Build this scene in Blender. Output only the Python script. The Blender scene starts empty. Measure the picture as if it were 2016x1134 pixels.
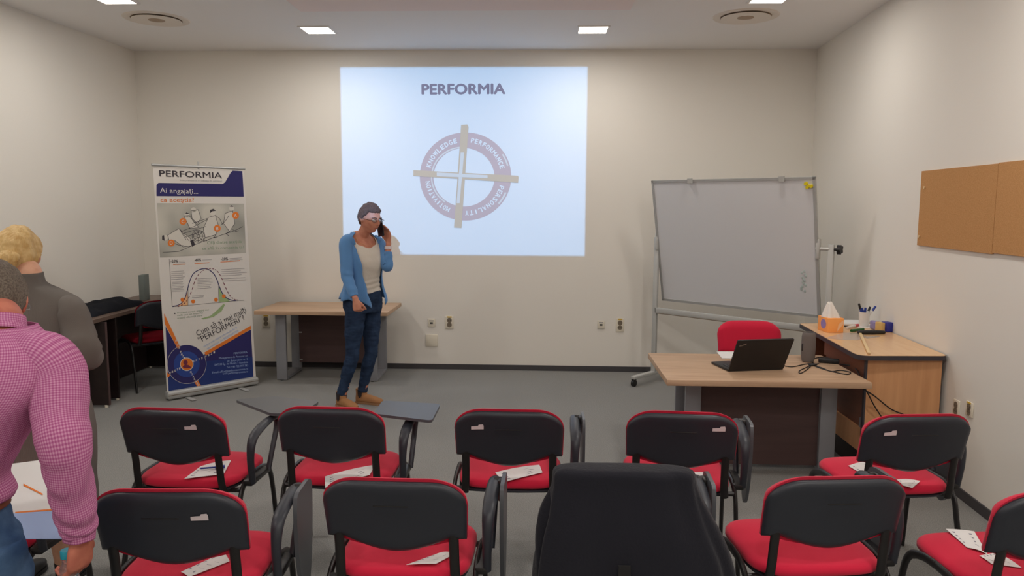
import bpy, bmesh, math, random
from mathutils import Vector, Matrix, noise
random.seed(7)
PI = math.pi
S = bpy.context.scene
COL = S.collection
V = Vector

# ------------------------------------------------------------------ camera
F_PX = 1480.0
CAM_H = 1.70
_vy = V(((1070 - 1008) / F_PX, (403.6 - 567) / F_PX, 1.0)).normalized()
_dn = _vy.cross(V((1, .0055, 0))).normalized()
if _dn.y < 0: _dn = -_dn
_vx = _dn.cross(_vy)
if _vx.x < 0: _vx = -_vx
_vx.normalize()
MW = Matrix((_vx, _vy, -_dn))            # image axes (right, down, forward) -> room axes
CAM = V((0, 0, CAM_H))
cam_d = bpy.data.cameras.new('camera')
cam_d.sensor_width = 36.0
cam_d.lens = F_PX * 36.0 / 2016.0
cam_d.clip_start = .02
cam = bpy.data.objects.new('camera', cam_d)
COL.objects.link(cam)
cam.matrix_world = Matrix.Translation(CAM) @ Matrix((MW.col[0], -MW.col[1], -MW.col[2])).transposed().to_4x4()
S.camera = cam

def ray(px, py): return MW @ V(((px - 1008) / F_PX, (py - 567) / F_PX, 1.0))
def P(px, py, x=None, y=None, z=None):
    d = ray(px, py)
    t = (z - CAM.z) / d.z if z is not None else (y / d.y if y is not None else x / d.x)
    return CAM + d * t
def Pl(px, py, o, n, off=0.0):
    """the point of the plane (o, n) seen at a pixel, lifted off it a little"""
    d = ray(px, py); t = (o - CAM).dot(n) / d.dot(n)
    return CAM + d * t + n * off

# ------------------------------------------------------------------ view, world, lights
S.view_settings.view_transform = 'Standard'
S.view_settings.look = 'None'
S.view_settings.gamma = 1.0
S.view_settings.exposure = 0.0
S.view_settings.use_curve_mapping = False
world = bpy.data.worlds.new('world'); S.world = world; world.use_nodes = True
world.node_tree.nodes['Background'].inputs[0].default_value = (.9, .93, 1, 1)
world.node_tree.nodes['Background'].inputs[1].default_value = 0.12

WALL_Y = 7.636
CEIL = 3.223
LIGHTS = [(-2.0, 6.755), (.415, 6.78), (-3.25, 5.72), (1.65, 5.80), (-.8, 4.6),
          (-3.1, 3.3), (-.9, 2.6), (1.55, 3.3), (-2.6, .6), (.2, .2), (1.7, .8), (-1.4, -1.6), (1.0, -1.8)]
LIGHT_W = 18.4
for i, (lx, ly) in enumerate(LIGHTS):
    ld = bpy.data.lights.new('panel_light', 'AREA'); ld.shape = 'SQUARE'; ld.size = .22
    ld.energy = LIGHT_W * (.50 if i < 4 else 1.02); ld.color = (1.0, .955, .905)
    lo = bpy.data.objects.new('panel_light', ld); COL.objects.link(lo); lo.location = (lx, ly, CEIL - .022)
# the ceiling projector behind the photographer: a spot masked to its picture format
PRJ = V((-.81, .40, 2.98))
sd = bpy.data.lights.new('projector_beam', 'SPOT'); sd.energy = 1750; sd.spot_size = math.radians(50); sd.spot_blend = 0
sd.shadow_soft_size = .012; sd.color = (.24, .55, 1.0)
so = bpy.data.objects.new('projector_beam', sd); COL.objects.link(so); so.location = PRJ
so.rotation_euler = (PI / 2, 0, 0)
sd.use_nodes = True
nt = sd.node_tree; nt.nodes.clear()
tc = nt.nodes.new('ShaderNodeTexCoord'); sp = nt.nodes.new('ShaderNodeSeparateXYZ'); nt.links.new(tc.outputs['Normal'], sp.inputs[0])
def mth(op, a, b=None):
    n = nt.nodes.new('ShaderNodeMath'); n.operation = op
    for i, q in enumerate((a, b)):
        if q is None: continue
        if isinstance(q, (int, float)): n.inputs[i].default_value = q
        else: nt.links.new(q, n.inputs[i])
    return n.outputs[0]
az = mth('ABSOLUTE', sp.outputs[2]); uu = mth('DIVIDE', sp.outputs[0], az); vv = mth('DIVIDE', sp.outputs[1], az)
TH = WALL_Y - PRJ.y
m = mth('GREATER_THAN', uu, (-2.046 - PRJ.x) / TH); m = mth('MULTIPLY', m, mth('LESS_THAN', uu, (.422 - PRJ.x) / TH))
m = mth('MULTIPLY', m, mth('GREATER_THAN', vv, (1.188 - PRJ.z) / TH)); m = mth('MULTIPLY', m, mth('LESS_THAN', vv, (3.057 - PRJ.z) / TH))
em = nt.nodes.new('ShaderNodeEmission'); lo_ = nt.nodes.new('ShaderNodeOutputLight')
nt.links.new(m, em.inputs['Strength']); nt.links.new(em.outputs[0], lo_.inputs[0])

# ------------------------------------------------------------------ materials
def lin(c):
    return tuple(((v / 255) / 12.92 if v / 255 <= .04045 else ((v / 255 + .055) / 1.055) ** 2.4) for v in c) + (1,)
MATS = {}
def mat(name, c, rough=.6, metal=0, spec=.5, bump=None, var=None, emit=None, alpha=None, sheen=0, trans=0, wood=None, check=None, coat=0):
    if name in MATS: return MATS[name]
    m = bpy.data.materials.new(name); m.use_nodes = True; N = m.node_tree.nodes; L = m.node_tree.links
    b = N['Principled BSDF']; b.inputs['Base Color'].default_value = lin(c)
    b.inputs['Roughness'].default_value = rough; b.inputs['Metallic'].default_value = metal
    b.inputs['Specular IOR Level'].default_value = spec
    b.inputs['Sheen Weight'].default_value = sheen; b.inputs['Transmission Weight'].default_value = trans
    b.inputs['Coat Weight'].default_value = coat
    if alpha is not None: b.inputs['Alpha'].default_value = alpha
    if emit: b.inputs['Emission Color'].default_value = lin(emit[0]); b.inputs['Emission Strength'].default_value = emit[1]
    t = N.new('ShaderNodeTexCoord')
    if var:       # (scale, second colour, detail)
        n = N.new('ShaderNodeTexNoise'); n.inputs['Scale'].default_value = var[0]; n.inputs['Detail'].default_value = var[2]
        L.new(t.outputs['Object'], n.inputs['Vector'])
        r = N.new('ShaderNodeValToRGB'); r.color_ramp.elements[0].position = .35; r.color_ramp.elements[1].position = .65
        r.color_ramp.elements[0].color = lin(c); r.color_ramp.elements[1].color = lin(var[1])
        L.new(n.outputs['Fac'], r.inputs[0]); L.new(r.outputs[0], b.inputs['Base Color'])
    if wood:      # (axis scale tuple, second colour)
        mp = N.new('ShaderNodeMapping'); mp.inputs['Scale'].default_value = wood[0]; L.new(t.outputs['Object'], mp.inputs[0])
        n = N.new('ShaderNodeTexNoise'); n.inputs['Scale'].default_value = 1; n.inputs['Detail'].default_value = 6; n.inputs['Distortion'].default_value = .4
        L.new(mp.outputs[0], n.inputs['Vector'])
        r = N.new('ShaderNodeValToRGB'); r.color_ramp.elements[0].position = .3; r.color_ramp.elements[1].position = .7
        r.color_ramp.elements[0].color = lin(c); r.color_ramp.elements[1].color = lin(wood[1])
        L.new(n.outputs['Fac'], r.inputs[0]); L.new(r.outputs[0], b.inputs['Base Color'])
    if check:     # woven gingham: (size in metres, light, mid, dark)
        sx = N.new('ShaderNodeSeparateXYZ'); L.new(t.outputs['UV'], sx.inputs[0])
        def tri(o):
            a = N.new('ShaderNodeMath'); a.operation = 'PINGPONG'; a.inputs[1].default_value = check[0]; L.new(o, a.inputs[0])
            q = N.new('ShaderNodeMapRange'); q.inputs['From Min'].default_value = check[0] * .40; q.inputs['From Max'].default_value = check[0] * .60
            L.new(a.outputs[0], q.inputs[0]); return q.outputs[0]
        ad = N.new('ShaderNodeMath'); ad.operation = 'ADD'; L.new(tri(sx.outputs[0]), ad.inputs[0]); L.new(tri(sx.outputs[1]), ad.inputs[1])
        h = N.new('ShaderNodeMath'); h.operation = 'MULTIPLY'; h.inputs[1].default_value = .5; L.new(ad.outputs[0], h.inputs[0])
        r = N.new('ShaderNodeValToRGB'); e = r.color_ramp.elements; e[0].position = 0; e[0].color = lin(check[1]); e[1].position = 1; e[1].color = lin(check[3])
        k = e.new(.5); k.color = lin(check[2]); L.new(h.outputs[0], r.inputs[0]); L.new(r.outputs[0], b.inputs['Base Color'])
    if bump:      # (scale, strength[, distance][, kind])
        kind = bump[3] if len(bump) > 3 else 'noise'
        if kind == 'rib':
            n = N.new('ShaderNodeTexWave'); n.inputs['Scale'].default_value = bump[0]; n.inputs['Distortion'].default_value = .6
            L.new(t.outputs['UV'], n.inputs['Vector'])
        elif kind == 'hair':
            mp = N.new('ShaderNodeMapping'); mp.inputs['Scale'].default_value = (1, 1, .12); L.new(t.outputs['Object'], mp.inputs[0])
            n = N.new('ShaderNodeTexNoise'); n.inputs['Scale'].default_value = bump[0]; n.inputs['Detail'].default_value = 4; L.new(mp.outputs[0], n.inputs['Vector'])
        else:
            n = N.new('ShaderNodeTexNoise'); n.inputs['Scale'].default_value = bump[0]; n.inputs['Detail'].default_value = 4
            L.new(t.outputs['Object'], n.inputs['Vector'])
        bp = N.new('ShaderNodeBump'); bp.inputs['Strength'].default_value = bump[1]; bp.inputs['Distance'].default_value = bump[2] if len(bump) > 2 else .002
        L.new(n.outputs['Fac'], bp.inputs['Height']); L.new(bp.outputs[0], b.inputs['Normal'])
    MATS[name] = m; return m

M_WALL = mat('wall_paint', (233, 228, 219), .9, spec=.2, bump=(90, .12, .001))
M_CEIL = mat('ceiling_paint', (238, 235, 232), .95, spec=.1)
M_CEILP = mat('ceiling_rose_lit', (240, 226, 222), .95, spec=.1)  # pinkish light on the dropped ceiling panel, mixed into its colour
M_CARPET = mat('grey_carpet', (124, 124, 123), .98, spec=.05, bump=(420, .8, .004), var=(210, (160, 158, 153), 6))
M_BASE = mat('dark_baseboard', (78, 76, 78), .9, spec=.1, bump=(300, .4))
M_SLIDE = mat('slide_white', (233, 227, 221), .9, spec=.1)
M_SL_GREY = mat('slide_grey_lettering', (150, 132, 138), .9, spec=0)
M_SL_MAUVE = mat('slide_mauve', (206, 178, 172), .9, spec=0)
M_SL_TAN = mat('slide_tan', (212, 186, 158), .9, spec=0)
M_SL_SHINE = mat('slide_shine', (224, 214, 204), .9, spec=0)
M_BLACK = mat('black_plastic', (46, 49, 57), .42, spec=.45, bump=(700, .25, .0006))
M_TUBE = mat('black_metal_tube', (30, 28, 28), .38, spec=.5)
M_RED = mat('red_fabric', (206, 38, 66), .95, spec=.1, sheen=.15, bump=(500, .4, .001))
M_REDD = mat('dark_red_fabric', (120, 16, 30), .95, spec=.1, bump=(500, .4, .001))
M_TABLET = mat('grey_tablet', (82, 85, 90), .38, spec=.5)
M_STICK = mat('sticker_paper', (225, 212, 214), .8)
M_PAPER = mat('white_paper', (226, 224, 222), .85, spec=.2)
M_PRINT = mat('grey_print', (140, 140, 150), .85, spec=.1)
M_PRINTB = mat('blue_print', (70, 90, 140), .85, spec=.1)
M_OAK = mat('light_wood_laminate', (200, 168, 138), .5, spec=.35, wood=((2.2, 26, 26), (178, 146, 118)))
M_PANEL = mat('dark_brown_panel', (88, 68, 66), .6, spec=.3, wood=((2, 20, 20), (80, 61, 60)))
M_GREYMET = mat('grey_metal', (142, 143, 148), .45, metal=.1, spec=.5)
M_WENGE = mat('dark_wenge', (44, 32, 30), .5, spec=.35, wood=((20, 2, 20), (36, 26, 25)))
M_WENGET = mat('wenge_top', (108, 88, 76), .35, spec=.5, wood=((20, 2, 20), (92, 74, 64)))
M_BEECH = mat('beech_laminate', (232, 190, 142), .25, spec=.6, wood=((18, 2, 2), (222, 178, 130)))
M_BEECHF = mat('beech_front', (212, 158, 112), .5, spec=.35, wood=((22, 22, 2), (196, 142, 98)))
M_BROWND = mat('brown_door', (124, 76, 54), .5, spec=.35, wood=((20, 2, 20), (110, 66, 48)))
M_EDGE = mat('dark_edge_band', (60, 56, 62), .5, spec=.4)
M_ALU = mat('aluminium', (176, 176, 174), .4, metal=.25)
M_STAND = mat('light_grey_stand', (190, 190, 186), .4, metal=.2)
M_BOARD = mat('whiteboard_enamel', (214, 214, 216), .35, spec=.5)
M_SMUDGE = mat('marker_smudge', (176, 190, 188), .4)
M_YELLOW = mat('yellow_plastic', (225, 205, 20), .35)
M_CORK = mat('cork', (200, 152, 104), .95, spec=.05, var=(160, (186, 138, 90), 8), bump=(220, .5, .001))
M_CORKE = mat('cork_edge', (120, 80, 48), .95, spec=.05)
M_SOCKET = mat('cream_socket', (226, 218, 200), .45)
M_SOCKD = mat('socket_shadow', (120, 108, 92), .6)
M_LABELY = mat('yellow_label', (214, 176, 70), .7)
M_DARK = mat('near_black', (22, 21, 23), .5)
M_SCREENK = mat('laptop_black', (30, 29, 31), .45, spec=.4)
M_KEY = mat('laptop_keys', (46, 46, 50), .5)
M_CHROME = mat('chrome', (200, 200, 205), .18, metal=.9)
M_SPK = mat('grey_speaker_cloth', (112, 103, 99), .9, bump=(900, .7, .001))
M_ORANGE = mat('orange_card', (255, 172, 96), .55, spec=.3)
M_ORANGEL = mat('pale_orange_card', (250, 196, 150), .55, spec=.3)
M_VIOLET = mat('violet_print', (150, 130, 190), .6)
M_TISSUE = mat('tissue', (236, 230, 222), .95, bump=(60, .4, .004))
M_BLUEP = mat('blue_plastic', (36, 62, 150), .4)
M_BLUED = mat('dark_blue_plastic', (40, 44, 140), .45)
M_GREENP = mat('green_plastic', (20, 92, 48), .4)
M_REDP = mat('red_plastic', (200, 30, 50), .4)
M_CLEARP = mat('clear_sleeve', (225, 215, 205), .15, spec=.5, alpha=.45)
M_PINE = mat('pale_wood_stick', (224, 196, 150), .6)
M_SPONGE = mat('yellow_sponge', (216, 178, 110), .95, bump=(200, .8, .002))
M_BAG = mat('printed_bag', (150, 140, 190), .3, alpha=.8)
M_CLOTHK = mat('black_cloth', (36, 36, 43), .95, spec=.12, sheen=.1, bump=(120, .5, .003))
M_NAVYC = mat('dark_cloth', (30, 32, 38), .95, spec=.12, bump=(90, .6, .004))
M_GRNBOX = mat('grey_green_card', (112, 120, 116), .7)
M_SKIN = mat('skin', (206, 142, 116), .55, spec=.35, var=(30, (196, 128, 104), 2))
M_SKINR = mat('skin_ruddy', (200, 122, 100), .55, spec=.35, var=(30, (188, 108, 90), 2))
M_SKINB = mat('pale_skin', (226, 174, 146), .55, spec=.35, var=(30, (216, 160, 132), 2))
M_LIP = mat('lips', (170, 88, 84), .5)
M_HAIRB = mat('greying_brown_hair', (84, 58, 50), .9, var=(220, (108, 82, 72), 3), bump=(260, 1, .006, 'hair'))
M_HAIRG = mat('greying_hair', (88, 76, 66), .85, var=(190, (120, 108, 96), 3), bump=(160, 1, .006, 'hair'))
M_BLOND = mat('blond_hair', (196, 156, 92), .6, var=(34, (222, 190, 132), 3), bump=(120, 1, .008, 'hair'))
M_CARDI = mat('blue_knit', (96, 142, 194), .95, spec=.1, sheen=.2, bump=(160, .35, .002))
M_TOP = mat('white_jersey', (214, 206, 194), .95, spec=.1, bump=(60, .4, .003))
M_JEANS = mat('dark_denim', (38, 50, 72), .95, spec=.1, var=(14, (48, 64, 90), 4), bump=(400, .5, .001))
M_JEANSL = mat('blue_denim', (52, 76, 110), .95, spec=.1, var=(10, (84, 110, 142), 4), bump=(300, .6, .002))
M_TAN = mat('tan_suede', (168, 122, 84), .9, spec=.1, bump=(200, .4, .001))
M_SOLE = mat('brown_sole', (150, 112, 80), .8)
M_ELAST = mat('dark_elastic', (44, 36, 38), .9)
M_GREYK = mat('grey_knit', (116, 109, 103), .95, spec=.1, sheen=.1, bump=(150, .6, .0015, 'rib'))
M_GREYS = mat('grey_skirt', (104, 98, 94), .95, spec=.1, bump=(200, .5, .002))
M_GING = mat('pink_gingham', (200, 90, 130), .9, spec=.15, check=(.0034, (212, 156, 186), (194, 116, 160), (172, 90, 138)))
M_LEATHER = mat('brown_leather', (128, 70, 44), .5)
M_TEAL = mat('teal_plastic', (40, 150, 172), .4)
M_PET = mat('clear_plastic', (235, 240, 245), .08, trans=.92, alpha=1)
M_GLASSF = mat('glasses_frame', (60, 44, 44), .35)
M_LENS = mat('glasses_lens', (220, 225, 230), .08, alpha=.12)
M_PHONE = mat('phone_black', (26, 30, 40), .2, spec=.6)
M_GOLD = mat('gold', (200, 150, 80), .3, metal=.8)
M_BANW = mat('banner_white', (214, 208, 200), .6, spec=.3)
M_BANN = mat('banner_navy', (44, 40, 96), .6, spec=.3)
M_BANB = mat('banner_blue', (34, 52, 112), .6, spec=.3)
M_BANM = mat('banner_mid_blue', (44, 68, 140), .6, spec=.3)
M_BANO = mat('banner_orange', (222, 120, 44), .6, spec=.3)
M_BANOL = mat('banner_pale_orange', (222, 170, 120), .6)
M_BANG = mat('banner_photo_grey', (198, 193, 180), .6, spec=.3, var=(3.2, (150, 148, 138), 1))
M_BANINK = mat('banner_ink', (52, 46, 52), .6)
M_BANGR = mat('banner_green', (150, 172, 120), .6)
M_BANGT = mat('banner_green_text', (128, 150, 122), .6)
M_BANRED = mat('banner_maroon', (110, 34, 62), .6)
M_BANLB = mat('banner_pale_blue', (150, 170, 210), .6)
M_GREYT = mat('banner_grey_text', (150, 146, 146), .6)
M_BANFIG = mat('banner_figure_fill', (206, 200, 188), .6)
M_LAMP = mat('led_diffuser', (255, 250, 240), .5, emit=((255, 246, 232), 9.0))
M_VENT = mat('vent_metal', (226, 216, 204), .6)
M_VENTD = mat('vent_gap', (172, 152, 132), .8)

# ------------------------------------------------------------------ mesh helpers
def new_bm(): return bmesh.new()
def world_loc(o):
    q = V((0, 0, 0))
    while o is not None: q = q + V(o.location); o = o.parent
    return q
def link(name, bm, m, parent=None, smooth=True, world=False, angle=40):
    """one mesh object; with world=True the bmesh is in room coordinates"""
    if world and parent is not None: bmesh.ops.translate(bm, verts=bm.verts, vec=-world_loc(parent))
    bmesh.ops.recalc_face_normals(bm, faces=bm.faces)
    me = bpy.data.meshes.new(name); bm.to_mesh(me); bm.free()
    me.materials.append(m)
    if smooth:
        me.polygons.foreach_set('use_smooth', [True] * len(me.polygons))
        try: me.set_sharp_from_angle(angle=math.radians(angle))
        except Exception: pass
    o = bpy.data.objects.new(name, me); COL.objects.link(o)
    if parent is not None: o.parent = parent
    return o
def recenter(o):
    """moves a top-level mesh's origin to the bottom centre of its box"""
    vs = [v.co for v in o.data.vertices]
    c = V(((min(v.x for v in vs) + max(v.x for v in vs)) / 2, (min(v.y for v in vs) + max(v.y for v in vs)) / 2, min(v.z for v in vs)))
    o.data.transform(Matrix.Translation(-c)); o.location = V(o.location) + c
    for ch in o.children: ch.location = V(ch.location) - c
    return o
def thing(name, label, cat, loc=(0, 0, 0), rz=0, group=None):
    o = bpy.data.objects.new(name, None); COL.objects.link(o); o.location = loc; o.rotation_euler = (0, 0, rz)
    o.empty_display_size = .1
    o['label'] = label; o['category'] = cat
    if group: o['group'] = group
    return o
def tag(o, label, cat, group=None):
    o['label'] = label; o['category'] = cat
    if group: o['group'] = group
    return o
def struct(name, bm, m, parent=None, smooth=False):
    o = link(name, bm, m, parent, smooth)
    if parent is None: o['kind'] = 'structure'
    return o
def box(bm, c, s, rot=None, bev=0.0, seg=2):
    t = bmesh.new(); bmesh.ops.create_cube(t, size=1)
    bmesh.ops.scale(t, verts=t.verts, vec=V(s))
    if bev > 0: bmesh.ops.bevel(t, geom=list(t.edges), offset=min(bev, min(s) * .49), segments=seg, affect='EDGES', profile=.5)
    M = Matrix.Translation(V(c))
    if rot is not None: M = M @ (rot.to_4x4() if isinstance(rot, Matrix) else Matrix.Rotation(rot, 4, 'Z'))
    bmesh.ops.transform(t, matrix=M, verts=t.verts); merge(bm, t)
def merge(bm, t):
    me = bpy.data.meshes.new('tmp'); t.to_mesh(me); t.free(); bm.from_mesh(me); bpy.data.meshes.remove(me)
def bbox(x0, x1, y0, y1, z0, z1, bev=0.0, bm=None):
    bm = bm or new_bm(); box(bm, ((x0 + x1) / 2, (y0 + y1) / 2, (z0 + z1) / 2), (x1 - x0, y1 - y0, z1 - z0), bev=bev); return bm
def quad(bm, pts):
    return bm.faces.new([bm.verts.new(p) for p in pts])
def catmull(pts, n):
    if len(pts) < 3: return [pts[0].lerp(pts[1], i / n) for i in range(n + 1)]
    out = []
    for i in range(len(pts) - 1):
        p0 = pts[i - 1] if i else pts[0] * 2 - pts[1]; p1 = pts[i]; p2 = pts[i + 1]; p3 = pts[i + 2] if i + 2 < len(pts) else pts[-1] * 2 - pts[-2]
        for k in range(n):
            t = k / n
            out.append(.5 * ((2 * p1) + (p2 - p0) * t + (2 * p0 - 5 * p1 + 4 * p2 - p3) * t * t + (3 * p1 - p0 - 3 * p2 + p3) * t ** 3))
    out.append(pts[-1].copy()); return out
def interp(xs, ys, x):
    if x <= xs[0]: return ys[0]
    for i in range(len(xs) - 1):
        if x <= xs[i + 1]:
            t = (x - xs[i]) / (xs[i + 1] - xs[i]); t = t * t * (3 - 2 * t); return ys[i] + (ys[i + 1] - ys[i]) * t
    return ys[-1]
def sweep(bm, pts, rads, side=None, n=14, sub=6, closed_ends=True, wob=None, pw=2.0):
    """tube through pts; rads is a number, or one (rx, ry) per point; rx lies along 'side'. UVs in metres."""
    pts = [V(p) for p in pts]
    if not isinstance(rads, (list,)): rads = [rads] * len(pts)
    rads = [(r, r) if isinstance(r, (int, float)) else r for r in rads]
    path = catmull(pts, sub); K = len(path)
    rr = catmull([V((a, b, 0)) for a, b in rads], sub)
    uvl = bm.loops.layers.uv.verify()
    prev = None; rings = []; L = 0; lens = []
    s0 = V(side).normalized() if side is not None else None
    for i, p in enumerate(path):
        t = (path[min(i + 1, K - 1)] - path[max(i - 1, 0)]).normalized()
        if s0 is not None: a = s0
        else:
            a = prev if prev is not None else (V((0, 0, 1)) if abs(t.z) < .8 else V((0, 1, 0)))
        a = (a - t * a.dot(t))
        if a.length < 1e-5: a = t.orthogonal()
        a.normalize(); prev = a; b = t.cross(a)
        if i: L += (p - path[i - 1]).length
        lens.append(L); ring = []
        for k in range(n):
            th = 2 * PI * k / n; c, s = math.cos(th), math.sin(th)
            if pw != 2.0:
                c = math.copysign(abs(c) ** (2 / pw), c); s = math.copysign(abs(s) ** (2 / pw), s)
            w = wob(i / (K - 1), th, p) if wob else 0
            q = p + a * c * (rr[i].x + w) + b * s * (rr[i].y + w)
            ring.append(bm.verts.new(q))
        rings.append(ring)
    R0 = sum((a + b) / 2 for a, b in rads) / len(rads)
    for i in range(K - 1):
        for k in range(n):
            f = bm.faces.new((rings[i][k], rings[i][(k + 1) % n], rings[i + 1][(k + 1) % n], rings[i + 1][k]))
            us = [k, k + 1, k + 1, k]; vs = [lens[i], lens[i], lens[i + 1], lens[i + 1]]
            for l, u, v in zip(f.loops, us, vs): l[uvl].uv = (u / n * 2 * PI * R0, v)
    if closed_ends:
        for ring in (rings[0], rings[-1]):
            try: bm.faces.new(ring)
            except Exception: pass
    return rings
def ball(bm, c, r, rot=None, seg=20):
    t = bmesh.new(); bmesh.ops.create_uvsphere(t, u_segments=seg, v_segments=max(8, seg // 2 + 2), radius=1)
    M = Matrix.Translation(V(c)) @ (rot.to_4x4() if rot is not None else Matrix.Identity(4)) @ Matrix.Diagonal((r[0], r[1], r[2], 1) if not isinstance(r, (int, float)) else (r, r, r, 1))
    bmesh.ops.transform(t, matrix=M, verts=t.verts); merge(bm, t)
def cyl(bm, p0, p1, r, n=20, r2=None):
    p0, p1 = V(p0), V(p1); d = (p1 - p0); a = d.orthogonal().normalized(); b = d.normalized().cross(a)
    r2 = r if r2 is None else r2
    A = [bm.verts.new(p0 + (a * math.cos(2 * PI * k / n) + b * math.sin(2 * PI * k / n)) * r) for k in range(n)]
    B = [bm.verts.new(p1 + (a * math.cos(2 * PI * k / n) + b * math.sin(2 * PI * k / n)) * r2) for k in range(n)]
    for k in range(n): bm.faces.new((A[k], A[(k + 1) % n], B[(k + 1) % n], B[k]))
    bm.faces.new(A); bm.faces.new(B)
def lathe(bm, c, prof, n=28, rot=None):
    """prof = [(r, z)...]; spun about z at c"""
    rings = []
    for r, z in prof:
        rings.append([bm.verts.new((r * math.cos(2 * PI * k / n), r * math.sin(2 * PI * k / n), z)) for k in range(n)])
    for i in range(len(prof) - 1):
        for k in range(n): bm.faces.new((rings[i][k], rings[i][(k + 1) % n], rings[i + 1][(k + 1) % n], rings[i + 1][k]))
    bm.faces.new(rings[0]); bm.faces.new(rings[-1])
    vs = [v for ring in rings for v in ring]
    M = Matrix.Translation(V(c)) @ (rot.to_4x4() if rot is not None else Matrix.Identity(4))
    bmesh.ops.transform(bm, matrix=M, verts=vs)
def prism(bm, pts, off):
    """flat outline (3-D points) pushed by the vector off"""
    off = V(off); A = [bm.verts.new(V(p)) for p in pts]; B = [bm.verts.new(V(p) + off) for p in pts]; n = len(pts)
    bm.faces.new(A); bm.faces.new(B)
    for k in range(n): bm.faces.new((A[k], A[(k + 1) % n], B[(k + 1) % n], B[k]))
def slab(bm, Fn, nu, nv, T):
    """closed sheet: Fn(s,t) point for s,t in 0..1; T(s,t) gives the (front, back) offset vectors"""
    A, B = [], []
    for i in range(nu + 1):
        ra, rb = [], []
        for j in range(nv + 1):
            p = Fn(i / nu, j / nv); a, b = T(i / nu, j / nv); ra.append(bm.verts.new(p + a)); rb.append(bm.verts.new(p + b))
        A.append(ra); B.append(rb)
    for i in range(nu):
        for j in range(nv):
            bm.faces.new((A[i][j], A[i + 1][j], A[i + 1][j + 1], A[i][j + 1])); bm.faces.new((B[i][j], B[i][j + 1], B[i + 1][j + 1], B[i + 1][j]))
    for i in range(nu):
        for j in (0, nv): bm.faces.new((A[i][j], A[i + 1][j], B[i + 1][j], B[i][j]))
    for j in range(nv):
        for i in (0, nu): bm.faces.new((A[i][j], A[i][j + 1], B[i][j + 1], B[i][j]))
def pillow(bm, c, a, b, h0, h1, e=4.0, n=48, edge=.02, crown=.0):
    """rounded cushion, superellipse in plan, from z=h0 to z=h1"""
    prof = [(1 - edge / a, h0), (1, h0 + (h1 - h0) * .3), (1, h0 + (h1 - h0) * .6), (1 - edge * .35 / a, h0 + (h1 - h0) * .86), (1 - edge * 1.1 / a, h1), (.55, h1 + crown * .7), (.2, h1 + crown)]
    rings = []
    for f, z in prof:
        ring = []
        for k in range(n):
            th = 2 * PI * k / n; x = math.copysign(abs(math.cos(th)) ** (2 / e), math.cos(th)); y = math.copysign(abs(math.sin(th)) ** (2 / e), math.sin(th))
            ring.append(bm.verts.new((c[0] + a * f * x, c[1] + (b - a * (1 - f)) * y if f > .6 else c[1] + b * f * y, z)))
        rings.append(ring)
    for i in range(len(rings) - 1):
        for k in range(n): bm.faces.new((rings[i][k], rings[i][(k + 1) % n], rings[i + 1][(k + 1) % n], rings[i + 1][k]))
    bm.faces.new(rings[0]); bm.faces.new(rings[-1])
def evaluated(bm, mods):
    me = bpy.data.meshes.new('tmp'); bm.to_mesh(me); bm.free()
    o = bpy.data.objects.new('tmp', me); COL.objects.link(o)
    for typ, kw in mods:
        md = o.modifiers.new('m', typ)
        for k, v in kw.items(): setattr(md, k, v)
    dg = bpy.context.evaluated_depsgraph_get(); dg.update()
    me2 = bpy.data.meshes.new_from_object(o.evaluated_get(dg), depsgraph=dg)
    out = bmesh.new(); out.from_mesh(me2)
    bpy.data.objects.remove(o); bpy.data.meshes.remove(me); bpy.data.meshes.remove(me2)
    return out
def fuse(bm, vox=.006, smooth=4):
    bmesh.ops.recalc_face_normals(bm, faces=bm.faces)
    return evaluated(bm, [('REMESH', dict(mode='VOXEL', voxel_size=vox)), ('SMOOTH', dict(factor=.5, iterations=smooth))])
def wrinkle(bm, amp, scale, stretch=(1, 1, 1)):
    bm.normal_update()
    for v in bm.verts:
        q = V((v.co.x * stretch[0], v.co.y * stretch[1], v.co.z * stretch[2])) * scale
        v.co += v.normal * amp * noise.noise(q)
def copy_tree(o, parent=None):
    c = o.copy(); COL.objects.link(c)
    if parent is not None: c.parent = parent
    for ch in list(o.children): copy_tree(ch, c)
    return c

_tc = {}
def text_bm(s, bold=0.0):
    cu = bpy.data.curves.new('t', 'FONT'); cu.body = s; cu.size = 1; cu.offset = bold; cu.resolution_u = 3
    o = bpy.data.objects.new('t', cu); COL.objects.link(o)
    dg = bpy.context.evaluated_depsgraph_get(); dg.update()
    me = bpy.data.meshes.new_from_object(o.evaluated_get(dg), depsgraph=dg)
    bm = bmesh.new(); bm.from_mesh(me); bpy.data.objects.remove(o); bpy.data.curves.remove(cu); bpy.data.meshes.remove(me)
    return bm
def text_on(bm, s, a, b, up, h, bold=0.0, slant=0):
    if bold > .012:
        d0 = (b - a).normalized() * h * bold * 1.2; u0 = V(up).normalized() * h * bold
        nn = (b - a).cross(V(up)).normalized() * .00012
        for i, sh in enumerate((d0, -d0, u0, -u0)): text_on(bm, s, a + sh + nn * i, b + sh + nn * i, up, h, 0)
        return
    """letters from point a to point b, cap height h along up"""
    t = text_bm(s, 0)
    if not t.verts: return
    x0 = min(v.co.x for v in t.verts); x1 = max(v.co.x for v in t.verts)
    d = (b - a); up = (up - d.normalized() * up.dot(d.normalized())).normalized()
    for v in t.verts:
        u = (v.co.x - x0) / (x1 - x0); w = v.co.y / .70
        v.co = a + d * u + up * h * w
    merge(bm, t)

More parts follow.
